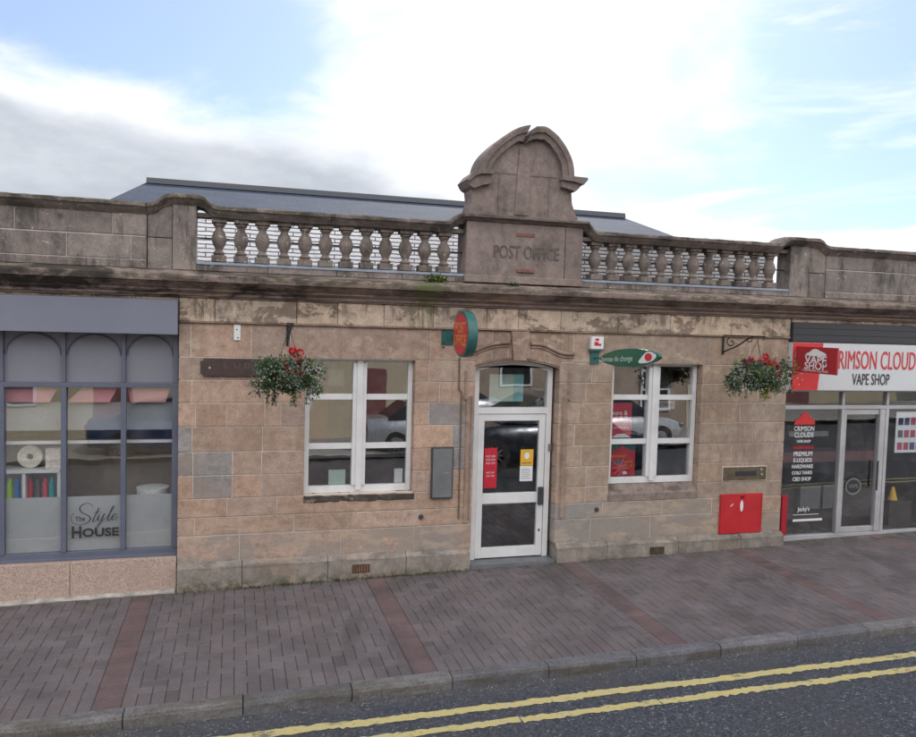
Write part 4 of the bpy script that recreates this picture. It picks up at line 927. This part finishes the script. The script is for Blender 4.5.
hx, hz = U(428, 462); text_mesh('OUSE', 'window_lettering', M_blk, SA, (hx, fy + .0052, hz), .118, 1.16, ext=.0003, off=.004)
# shelf unit with bottles
SH = thing('shelf_unit', 'white shelf unit of hair products inside the salon window', 'shelf', (-2.0, .3, .1))
m = MB()
for x in (-2.70, -2.36, -2.02, -1.70): m.box(x - .015, x + .015, .26, .56, .12, 1.205)
sh = each(m, 'upright', M_white, SH)
m = MB()
for z in (.12, .62, .90, 1.205): m.box(-2.71, -1.69, .25, .565, z, z + .03)
each(m, 'shelf', M_white, SH); m = MB(); m.box(-2.7, -1.7, .566, .575, .12, 1.22); m.build('back_panel', M_white, SH)
bc = [((.30, .5, .05), 'lime green bottle, first on the salon shelf'), ((.05, .18, .5), 'blue bottle beside the lime bottle on the salon shelf'), ((.55, .05, .09), 'red bottle left of the centre divider on the salon shelf'), ((.10, .10, .10), 'black bottle between red bottles on the salon shelf'), ((.6, .07, .12), 'pinkish red bottle near the turquoise one on the salon shelf'), ((.03, .35, .36), 'turquoise bottle at the right end of the salon shelf')]
for (c, lab), x in zip(bc, (-2.165, -2.10, -1.985, -1.915, -1.845, -1.785)):
    T = thing('product_bottle', lab, 'bottle', (x, .36, .931), 'bottles on the salon shelf'); m = MB(); m.lathe([(.024, .931), (.026, .94), (.026, 1.08), (.018, 1.10), (.012, 1.105)], x, .36, 14, c); m.build('bottle_body', M_petal, T, smooth=50)
    m = MB(); m.lathe([(.014, 1.105), (.014, 1.135)], x, .36, 12, tuple(min(1, q * 1.3 + .05) for q in c)); m.build('cap', M_petal, T)
T = thing('ring_ornament', 'cream ring ornament standing on top of the white salon shelf', 'ornament', (-1.99, .4, 1.236))
m = MB(); n = 28; vs = []
for k in range(n):
    a = 2 * math.pi * k / n
    for r_, yy in ((.115, .37), (.032, .37), (.032, .43), (.115, .43)): vs.append((-1.99 + r_ * math.cos(a), yy, 1.352 + r_ * math.sin(a)))
m.add(vs, [(4 * k + j, 4 * k + (j + 1) % 4, 4 * ((k + 1) % n) + (j + 1) % 4, 4 * ((k + 1) % n) + j) for k in range(n) for j in range(4)], (.8, .75, .65)); m.build('ring', M_petal, T, bevel=.004)
T = thing('white_box', 'cream boxes stacked on top of the salon shelf', 'box', (-1.77, .4, 1.236)); m = MB(); m.box(-1.84, -1.70, .34, .46, 1.237, 1.44, (.8, .72, .66)); m.build('carton', M_petal, T)
T = thing('storage_pot', 'white storage pot behind the frosted film on the right of the salon window', 'pot', (-.8, .4, .1)); m = MB(); m.lathe([(.12, .1), (.16, .95), (.165, 1.0)], -.82, .42, 20, (.8, .8, .8)); m.build('pot_body', M_petal, T, smooth=40)

# ------------------------------------------------------------------ VAPE SHOP (right)
VA = thing('vape_shop', 'vape shop front with white and red sign, right of the post office', 'shop', (9, 0, 0))
VX1 = 13.0; VX0 = XR + .002
cornice(VX0 + .002, VX1, VA)
m = MB(); fj = [VX0 + .02, 7.9, 8.8, 9.9, 11, 12, VX1]
for a, b in zip(fj[:-1], fj[1:]): m.block(a + .002, b - .002, -.018, .3, 2.965, 3.01, bcol((.40, .32, .24)), .004)
m.build('frieze', M_frieze, VA)
pp = MB()
for js, z0, z1 in (([7.25, 8.4, 9.9, 11.2, VX1], 3.655, 3.835), ([7.25, 7.7, 9.1, 10.3, 12, VX1], 3.372, 3.65)):
    for a, b in zip(js[:-1], js[1:]): pp.block(a + .004, b - .004, -.02 + R.uniform(-.003, .003), .20, z0 + .0035, z1 - .0035, tintc((.20, .18, .163)), .005)
for a, b in zip([7.25, 8.6, 10.2, 11.6], [8.6, 10.2, 11.6, VX1]): pp.block(a + .003, b - .003, -.032, .2, 3.286, 3.366, pcolr(), .006)
pp.build('parapet_wall', M_para, VA)
m = MB(); m.box(7.26, VX1 - .01, -.012, .19, 3.30, 3.83); m.build('parapet_mortar', M_pmort, VA)
coping([(7.255, 3.945), (10, 3.945), (VX1, 3.95)], VA)
m = MB(); m.box(VX0, VX1, -.07, .06, 2.715, 2.962)
for k in range(3): m.box(VX0 + .001, VX1, -.078, -.0701, 2.735 + k * .08, 2.742 + k * .08)
m.build('roller_shutter_box', M_char, VA, bevel=.002)
SG = MB(); SG.box(VX0 + .0, VX1, -.075, .05, 2.105, 2.712); sg = SG.build('sign_panel', M_signw, VA, bevel=.003)
m = MB(); m.prism([(VX0 + .002, 2.108), (7.165, 2.108), (7.225, 2.71), (VX0 + .002, 2.71)], -.080, -.0755); m.build('red_field', M_redl, sg)
text_mesh('CRIMSON CLOUD', 'sign_lettering', M_redl, sg, (7.345, -.080, 2.49), .34, .495, ext=.002, off=.0, align='LEFT')
text_mesh('VAPE SHOP', 'sign_lettering', M_blk, sg, (7.70, -.080, 2.245), .21, .56, ext=.002, off=.0, align='LEFT')
vy = .09; zs = gz(8) + .01
m = MB(); m.box(VX0 + .01, VX1, vy, vy + .08, zs - .03, zs + .035); m.build('bottom_rail', M_alu, VA, bevel=.003)
m = MB(); m.box(VX0 + .01, VX1, vy, vy + .06, 1.845, 1.895); m.box(VX0 + .01, VX1, vy, vy + .06, 2.075, 2.104); m.build('transom', M_alu, VA, bevel=.003)
posts = [VX0 + .012, 7.72, 8.44, 9.55, 10.9, 12.0, VX1 - .05]
vz1 = 2.075
for i, x in enumerate(posts):
    w = .05 if i else .02; m = MB(); m.box(x, x + w, vy - .004, vy + .065, zs + .036, 1.844); m.box(x, x + w * .8, vy - .003, vy + .06, 1.896, 2.074); m.build('mullion', M_alu, VA, bevel=.003)
for i, (a, b) in enumerate(zip(posts[:-1], posts[1:])):
    gm = MB(); gm.box(a + .05, b, vy + .030, vy + .034, 1.896, 2.074); gm.build('fanlight', M_glass2, VA)
    if i != 1: gm = MB(); gm.box(a + .05, b, vy + .030, vy + .034, zs + .036, 1.844); gm.build('shop_pane', M_glass2, VA)
# door leaf
a, b = 7.775, 8.436; m = MB(); dy_ = vy + .02
m.box(a, a + .05, dy_, dy_ + .04, zs + .04, 1.84); m.box(b - .085, b, dy_ - .02, dy_ + .05, zs + .04, 1.84); m.box(a + .05, b - .085, dy_ + .001, dy_ + .039, 1.77, 1.839); m.box(a + .05, b - .085, dy_ + .001, dy_ + .039, zs + .041, zs + .11)
vd = m.build('door', M_alu, VA, bevel=.003); m = MB(); m.box(a + .05, b - .085, dy_ + .02, dy_ + .024, zs + .11, 1.77); m.build('door_pane', M_glass2, vd)
m = MB(); m.tube([(b - .11, dy_ - .05, .75), (b - .11, dy_ - .05, 1.15)], .012, 8); m.build('door_handle', M_dgrey, vd)
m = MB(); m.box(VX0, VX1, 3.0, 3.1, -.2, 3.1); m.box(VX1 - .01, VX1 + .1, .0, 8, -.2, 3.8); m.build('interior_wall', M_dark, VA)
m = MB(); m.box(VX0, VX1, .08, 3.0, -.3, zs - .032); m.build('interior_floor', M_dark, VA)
m = MB(); m.box(XR, VX1, .29, 8, 3.18, 3.26); m.box(VX0, VX1, .1, .3, 2.10, 2.96); each(m, 'flat_roof', M_flat, VA)
# window stickers
wy = vy + .026
m = MB(); m.prism([(7.00, 1.64), (7.33, 1.64), (7.32, 1.70), (7.26, 1.73), (7.21, 1.79), (7.17, 1.80), (7.13, 1.79), (7.09, 1.73), (7.02, 1.70)], wy, wy + .002); m.build('red_cloud_sticker', M_redl, VA)
for i, (w, s, mt) in enumerate((('CRIMSON', .085, M_wprint), ('CLOUDS', .09, M_wprint), ('VAPE SHOP', .05, M_wprint), ('HUGE RANGE', .06, M_redl), ('PREMIUM', .085, M_wprint), ('E-LIQUIDS', .075, M_wprint), ('HARDWARE', .07, M_wprint), ('COILS TANKS', .06, M_wprint), ('CBD SHOP', .07, M_wprint))):
    text_mesh(w, 'window_lettering', mt, VA, (7.165, wy, 1.585 - i * .083), s, .85, ext=.0005, off=.001)
text_mesh('Jacky\'s', 'window_lettering', M_wprint, VA, (7.22, wy, .52), .08, .9, ext=.0005, off=.001); m = MB(); m.box(7.06, 7.52, wy, wy + .002, .36, .39); m.box(7.06, 7.46, wy, wy + .002, .445, .452); m.build('white_strip', M_wprint, VA)
m = MB(); m.box(6.79, 6.87, -.001, .03, .22, .74); m.build('red_edge_panel', M_redd, VA)
T = card('wall_sheet', 8.66, 9.13, 1.24, 1.80, vy + .04, M_wprint, 'white price sheet with coloured squares in the vape shop window', 'poster')
m = MB(); r = random.Random(8)
for i in range(4):
    for j in range(3): m.box(8.70 + i * .105, 8.78 + i * .105, vy + .036, vy + .0395, 1.28 + j * .17, 1.38 + j * .17, r.choice([(.05, .06, .15), (.4, .05, .12), (.1, .1, .12), (.03, .04, .1)]))
m.build('coloured_squares', M_petal, T)
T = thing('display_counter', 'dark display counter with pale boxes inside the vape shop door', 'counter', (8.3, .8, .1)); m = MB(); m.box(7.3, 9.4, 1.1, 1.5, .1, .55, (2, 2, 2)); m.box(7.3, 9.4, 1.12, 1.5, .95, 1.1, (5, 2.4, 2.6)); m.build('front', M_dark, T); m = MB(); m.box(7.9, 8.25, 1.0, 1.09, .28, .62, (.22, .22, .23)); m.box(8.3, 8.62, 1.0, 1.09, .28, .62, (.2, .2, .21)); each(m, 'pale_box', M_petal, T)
m = MB(); m.box(7.9, 8.6, 1.30, 1.35, 1.30, 1.38); m.build('shelf_edge', M_signw, T)
T = thing('round_sticker', 'pale round sticker with dark lettering on the vape shop door glass', 'sticker', (8.12, dy_, .8)); m = MB(); m.disc(8.0, .80, .13, .115, dy_ + .012, dy_ + .014, 28); m.build('disc', M_greyp, T); m = MB(); m.disc(8.0, .80, .105, .09, dy_ + .009, dy_ + .0115, 28); m.build('dark_centre', M_blk, T); text_mesh('VAPE', 'lettering', M_greyp, T, (8.0, dy_ + .008, .80), .075, .9, ext=.0004, off=.001)
T = thing('wet_floor_cone', 'small yellow cone sign seen through the vape shop window', 'cone', (9.1, .7, .1)); m = MB(); m.lathe([(.065, .50), (.06, .515), (.022, .67), (.015, .685)], 9.05, .5, 14); m.build('cone_body', M_yel, T, smooth=40)
m = MB(); m.box(8.9, 9.3, .4, .6, .1, .499); m.build('stand', M_dark, T)
# projecting vape sign
T = thing('vape_sign', 'dark red square sign projecting from the vape shop fascia', 'hanging sign', (6.85, 0, 2.34))
m = MB(); m.box(6.795, 6.822, -.80, -.10, 2.345, 2.665); m.build('sign_box', M_redd, T, bevel=.004)
m = MB(); m.box(6.80, 6.817, -.0995, -.081, 2.40, 2.60); m.build('bracket', M_alu, T)
sx_ = 6.7935
m = MB(); yprism(m, chaikin([(-.28, 2.56), (-.28, 2.58), (-.35, 2.60), (-.39, 2.635), (-.46, 2.645), (-.52, 2.62), (-.60, 2.60), (-.63, 2.58), (-.63, 2.56)], 2), sx_, sx_ + .001); yprism(m, [(-.28, 2.56), (-.63, 2.56), (-.63, 2.555), (-.28, 2.555)], sx_ - .001, sx_); m.build('cloud_emblem', M_wprint, T)
text_mesh('VAPE', 'lettering', M_wprint, T, (sx_, -.455, 2.505), .13, 1.25, 'side', .0005, .003); text_mesh('SHOP', 'lettering', M_wprint, T, (sx_, -.455, 2.43), .12, 1.25, 'side', .0005, .002); text_mesh('CRIMSON CLOUD', 'lettering', M_wprint, T, (sx_, -.455, 2.375), .04, 1.35, 'side', .0005)

# ------------------------------------------------------------------ across the street (seen in the glass)
M_cream = mk('cream_render', (.55, .47, .33), .85, var=.1, scale=1.2, obj=False); M_hstone = mk('house_stone', (.36, .28, .22), .9, var=.2, scale=1.5, obj=False)
M_hroof = mk('house_slate', (.09, .095, .11), .7, var=.2, scale=3, obj=False)
for i, (x0, x1, h, mt, lab) in enumerate(((-16, -7, 5.2, M_hstone, 'stone house'), (-7, .5, 5.6, M_cream, 'cream house'), (.5, 7.5, 5.4, M_cream, 'cream house'), (7.5, 15, 5.8, M_hstone, 'stone house'), (15, 24, 5.3, M_cream, 'cream house'))):
    T = thing('terraced_house', ('%s across the street, number %s from its left end, reflected in the shop glass' % (lab, ['one', 'two', 'three', 'four', 'five'][i])), 'house', ((x0 + x1) / 2, -17, 0), 'houses across the street')
    g0 = gz((x0 + x1) / 2) - .3
    m = MB(); m.box(x0 + .01, x1 - .01, -23, -15, g0, h); m.build('wall', mt, T)
    m = MB(); m.add([(x0, -14.8, h), (x1, -14.8, h), (x1, -23.2, h), (x0, -23.2, h), (x0, -19, h + 2.6), (x1, -19, h + 2.6)], [(0, 1, 5, 4), (2, 3, 4, 5), (3, 0, 4), (1, 2, 5), (3, 2, 1, 0)]); m.build('roof', M_hroof, T)
    nwin = 3; w = (x1 - x0) / nwin
    for k in range(nwin):
        cx = x0 + w * (k + .5)
        for zz in (.9, 3.4):
            if zz < 1 and k == 1:
                m = MB(); m.box(cx - .5, cx + .5, -15.0, -14.95, g0 + .3, g0 + 2.4, (.3, .1, .1)); m.build('door', M_white, T); continue
            m = MB(); m.box(cx - .55, cx + .55, -14.99, -14.93, zz, zz + 1.4); f = m.build('window', M_white, T); m = MB(); m.box(cx - .47, cx + .47, -14.929, -14.92, zz + .08, zz + .66); m.box(cx - .47, cx + .47, -14.929, -14.92, zz + .74, zz + 1.32); m.build('pane', M_cglass, f)
def car(name, label, x, y, face, colr):
    """saloon built nose towards +X, then turned"""
    T = thing(name, label, 'car', (x, y, gz(x) - .098), 'cars in the street', local=True)
    paint = mk('car_paint_' + name, colr, .25, .3, var=.03, bump=0, spec=.6, Coat_Weight=.6, Coat_Roughness=.05)
    S = [(-2.12, .45, .80, .62), (-2.05, .28, .95, .78), (-1.6, .22, .98, .86), (-.9, .20, .95, .89), (0, .20, .93, .90), (.8, .20, .92, .89), (1.4, .22, .88, .87), (1.9, .26, .76, .80), (2.1, .35, .62, .62)]
    vs = []; m = MB()
    for (X, zb, zt, hw) in S:
        ring = [(-hw * .86, zb), (-hw, zb + .12), (-hw * 1.01, (zb + zt) / 2), (-hw * .97, zt - .06), (-hw * .90, zt), (0, zt + .03), (hw * .90, zt), (hw * .97, zt - .06), (hw * 1.01, (zb + zt) / 2), (hw, zb + .12), (hw * .86, zb)]
        vs += [(X, a, b) for a, b in ring]
    n = 11; fs = [(k * n + i, k * n + (i + 1) % n, (k + 1) * n + (i + 1) % n, (k + 1) * n + i) for k in range(len(S) - 1) for i in range(n)] + [tuple(range(n)), tuple((len(S) - 1) * n + i for i in range(n - 1, -1, -1))]
    m.add(vs, fs); body = m.build('body', paint, T, smooth=40)
    G = [(-1.55, .96, .80), (-1.0, 1.38, .66), (-.3, 1.45, .64), (.35, 1.42, .64), (1.15, .92, .78)]
    m = MB(); vs = []
    for X, zt, hw in G: vs += [(X, -hw, zt), (X, hw, zt), (X, -.84, .93), (X, .84, .93)]
    m.add(vs, [(4 * k, 4 * k + 1, 4 * k + 5, 4 * k + 4) for k in (1, 2)] , m=0)
    m.add(vs, [(0, 1, 5, 4), (12, 13, 17, 16)] + [(4 * k + s, 4 * k + 4 + s, 4 * k + 6 + s, 4 * k + 2 + s) for k in range(4) for s in (0, 1)], m=1)
    m.build('cabin', [paint, M_cglass], T, smooth=30)
    for sx in (-1.32, 1.32):
        for sy in (-.80, .80):
            w = MB(); pr = [(.20, -.10), (.31, -.10), (.325, -.07), (.325, .07), (.31, .10), (.20, .10)]; k_ = 24; vs = []
            for r_, t_ in pr:
                for q in range(k_): a = 2 * math.pi * q / k_; vs.append((sx + r_ * math.cos(a), sy + t_, .325 + r_ * math.sin(a)))
            w.add(vs, [(j * k_ + q, j * k_ + (q + 1) % k_, ((j + 1) % 6) * k_ + (q + 1) % k_, ((j + 1) % 6) * k_ + q) for j in range(6) for q in range(k_)]); wo = w.build('wheel', M_tyre, T, smooth=40)
            h = MB(); yy = sy + (.085 if sy > 0 else -.085)
            for q in range(10):
                a = 2 * math.pi * q / 10; ca, sa = math.cos(a), math.sin(a); h.add([(sx + .03 * ca - .02 * sa, yy, .325 + .03 * sa + .02 * ca), (sx + .20 * ca - .014 * sa, yy, .325 + .20 * sa + .014 * ca), (sx + .20 * ca + .014 * sa, yy, .325 + .20 * sa - .014 * ca), (sx + .03 * ca + .02 * sa, yy, .325 + .03 * sa - .02 * ca)], [(0, 1, 2, 3)])
            h.disc(sx, .325, .045, .045, yy - .01, yy + .01, 12); h.build('rim', M_rim, wo)
    for sy in (-.62, .62):
        h = MB(); h.box(2.0, 2.09, sy - .14, sy + .14, .58, .70); h.build('headlight', M_rim, T, bevel=.02); h = MB(); h.box(-2.13, -2.04, sy - .13, sy + .13, .70, .84); h.build('tail_light', M_redd, T, bevel=.02)
    T.rotation_euler.z = math.pi if face < 0 else 0
    return T
car('parked_car', 'dark blue car in the near lane, reflected in the door glass', 6.15, -6.3, -1, (.012, .018, .035))
car('parked_car', 'silver car across the street, reflected in the left window', 5.3, -11.6, 1, (.42, .43, .45))
car('parked_car', 'mid blue car across the street, reflected in the salon window', -1.2, -11.8, 1, (.05, .07, .15))
car('parked_car', 'white car across the street, reflected in the right window', 10.2, -11.6, 1, (.6, .6, .6))

# ------------------------------------------------------------------ camera, sun, sky
cd = bpy.data.cameras.new('camera'); cam = bpy.data.objects.new('camera', cd); col.objects.link(cam); sc.camera = cam
yw, pt, rl = 0.2794078040534002, -0.054440241070277035, 0.027949384011066843
fw = Vector((math.sin(yw) * math.cos(pt), math.cos(yw) * math.cos(pt), math.sin(pt))); rt = Vector((math.cos(yw), -math.sin(yw), 0)); upv = rt.cross(fw)
rt, upv = rt * math.cos(rl) + upv * math.sin(rl), -rt * math.sin(rl) + upv * math.cos(rl)
Mx = Matrix((rt, upv, -fw)).transposed().to_4x4(); Mx.translation = Vector((0, -7.47874 * 1.12, 2.8)); cam.matrix_world = Mx
cd.sensor_fit = 'HORIZONTAL'; cd.sensor_width = 36; cd.lens = 780 / 916 * 36; cd.clip_end = 2000; cd.clip_start = .05
SE, SA_ = 36.0, 24.0       # sun elevation, azimuth east of +Y (behind the building)
sd = Vector((math.sin(math.radians(SA_)) * math.cos(math.radians(SE)), math.cos(math.radians(SA_)) * math.cos(math.radians(SE)), math.sin(math.radians(SE))))
ld = bpy.data.lights.new('sun', 'SUN'); ld.energy = 2.2; ld.angle = math.radians(.6); ld.color = (1, .95, .87)
lo = bpy.data.objects.new('sun', ld); col.objects.link(lo); lo.rotation_euler = sd.to_track_quat('Z', 'Y').to_euler()

t = NT('World', True); sc.world = t.m
sky = t.nd('ShaderNodeTexSky', sky_type='NISHITA'); sky.sun_disc = False; sky.sun_elevation = math.radians(SE); sky.sun_rotation = math.radians(SA_); sky.air_density = 1.0; sky.dust_density = .7; sky.ozone_density = 1.5
d = t.nd('ShaderNodeTexCoord').outputs['Generated']; dx, dy, dz = t.nd_sep(d)
az = t.math('MULTIPLY', t.math('ARCTAN2', dx, dy), 57.2958); el = t.math('MULTIPLY', t.math('ARCSINE', dz), 57.2958)
w1 = t.noise(5.5, t.scalev(d, 1, 1, 2.2), 8, .58, .3); w2 = t.noise(2.2, t.scalev(d, 1, 1, 2.5, (3, 1, 2)), 7, .55); w3 = t.noise(3.2, t.scalev(d, 1, 1, 5, (1, 5, 2)), 8, .6, .6)
wob = t.math('MULTIPLY', t.math('SUBTRACT', w1, .5), 10.0)
wob2 = t.math('MULTIPLY', t.math('SUBTRACT', w2, .5), 16.0)
wob3 = t.math('MULTIPLY', t.math('SUBTRACT', w3, .5), 30.0)
# height of the cloud bank: tall on the left, sinking to the right
edge = t.math('ADD', t.step(az, 18, 40, 15.6, 8.5), t.math('MULTIPLY', az, -.03))
k = t.math('ADD', t.math('SUBTRACT', edge, el), t.math('ADD', wob, t.math('MULTIPLY', t.step(az, 22, 34), wob3)))
bank = t.step(k, -1.0, 3.4)
wisps = t.math('MULTIPLY', t.step(w3, .46, .68), t.step(az, 10, 30, .0, .6))
cover_hi = t.math('MULTIPLY', t.step(w2, .50, .66), t.step(el, 24, 34))
mask = t.math('MAXIMUM', t.math('MAXIMUM', bank, wisps), cover_hi)
# veil of bright cloud round the sun
sdn = t.nd('ShaderNodeVectorMath', operation='DOT_PRODUCT'); t.link(d, sdn.inputs[0])
gl_dir = Vector((math.sin(math.radians(21)) * math.cos(math.radians(20)), math.cos(math.radians(21)) * math.cos(math.radians(20)), math.sin(math.radians(20)))); sdn.inputs[1].default_value = gl_dir
veil = t.step(t.math('ADD', sdn.outputs['Value'], t.math('MULTIPLY', t.math('SUBTRACT', w1, .5), .09)), .958, .994)
mask = t.math('MAXIMUM', mask, veil)
# grey underside of the bank on the left
ge = t.math('ADD', t.step(az, 4, 16, 14.0, 10.5), t.math('MULTIPLY', wob2, .8))
grey = t.math('MULTIPLY', t.step(t.math('SUBTRACT', ge, el), -1.6, 2.2), t.step(t.math('ADD', az, wob), 13.0, 17, 1, 0))
CW = (6.4, 6.55, 6.8); CG = (2.75, 3.0, 3.35)
cgm = t.mix(t.step(t.noise(7, t.scalev(d, 1, 1, 2.5, (7, 1, 4)), 7, .6), .3, .7), (2.9, 3.15, 3.55, 1), (3.9, 4.1, 4.4, 1))
cl = t.mix(grey, (*CW, 1), cgm)
cl = t.mix(t.step(t.noise(4, t.scalev(d, 1, 1, 2, (2, 8, 4)), 8, .65, .5), .45, .75, 0, .30), cl, (4.6, 4.85, 5.3, 1))
back = t.step(dy, .25, -.35)
cl = t.mix(back, cl, (13.5, 13.4, 13.3, 1))  # unseen cloud behind the camera, made extra bright to light the facade
mask = t.mix(back, mask, t.step(w2, .34, .56, .35, 1.0))
skc = t.mix(1.0, sky.outputs[0], (.44, .555, .74, 1), 'MULTIPLY')
skc = t.mix(.22, skc, (6.6, 7.0, 7.6, 1))
final = t.mix(mask, skc, cl)
bg = t.nd('ShaderNodeBackground'); t.link(final, bg.inputs[0]); bg.inputs[1].default_value = .10
wo = t.nd('ShaderNodeOutputWorld'); t.link(bg.outputs[0], wo.inputs[0])

sc.render.engine = 'CYCLES'; sc.cycles.max_bounces = 6; sc.cycles.diffuse_bounces = 3; sc.cycles.glossy_bounces = 3; sc.cycles.transparent_max_bounces = 12; sc.cycles.caustics_reflective = False
vs_ = sc.view_settings; vs_.view_transform = 'Standard'; vs_.look = 'None'; vs_.gamma = 1; vs_.use_curve_mapping = False; vs_.exposure = 0.88
bpy.context.view_layer.update()
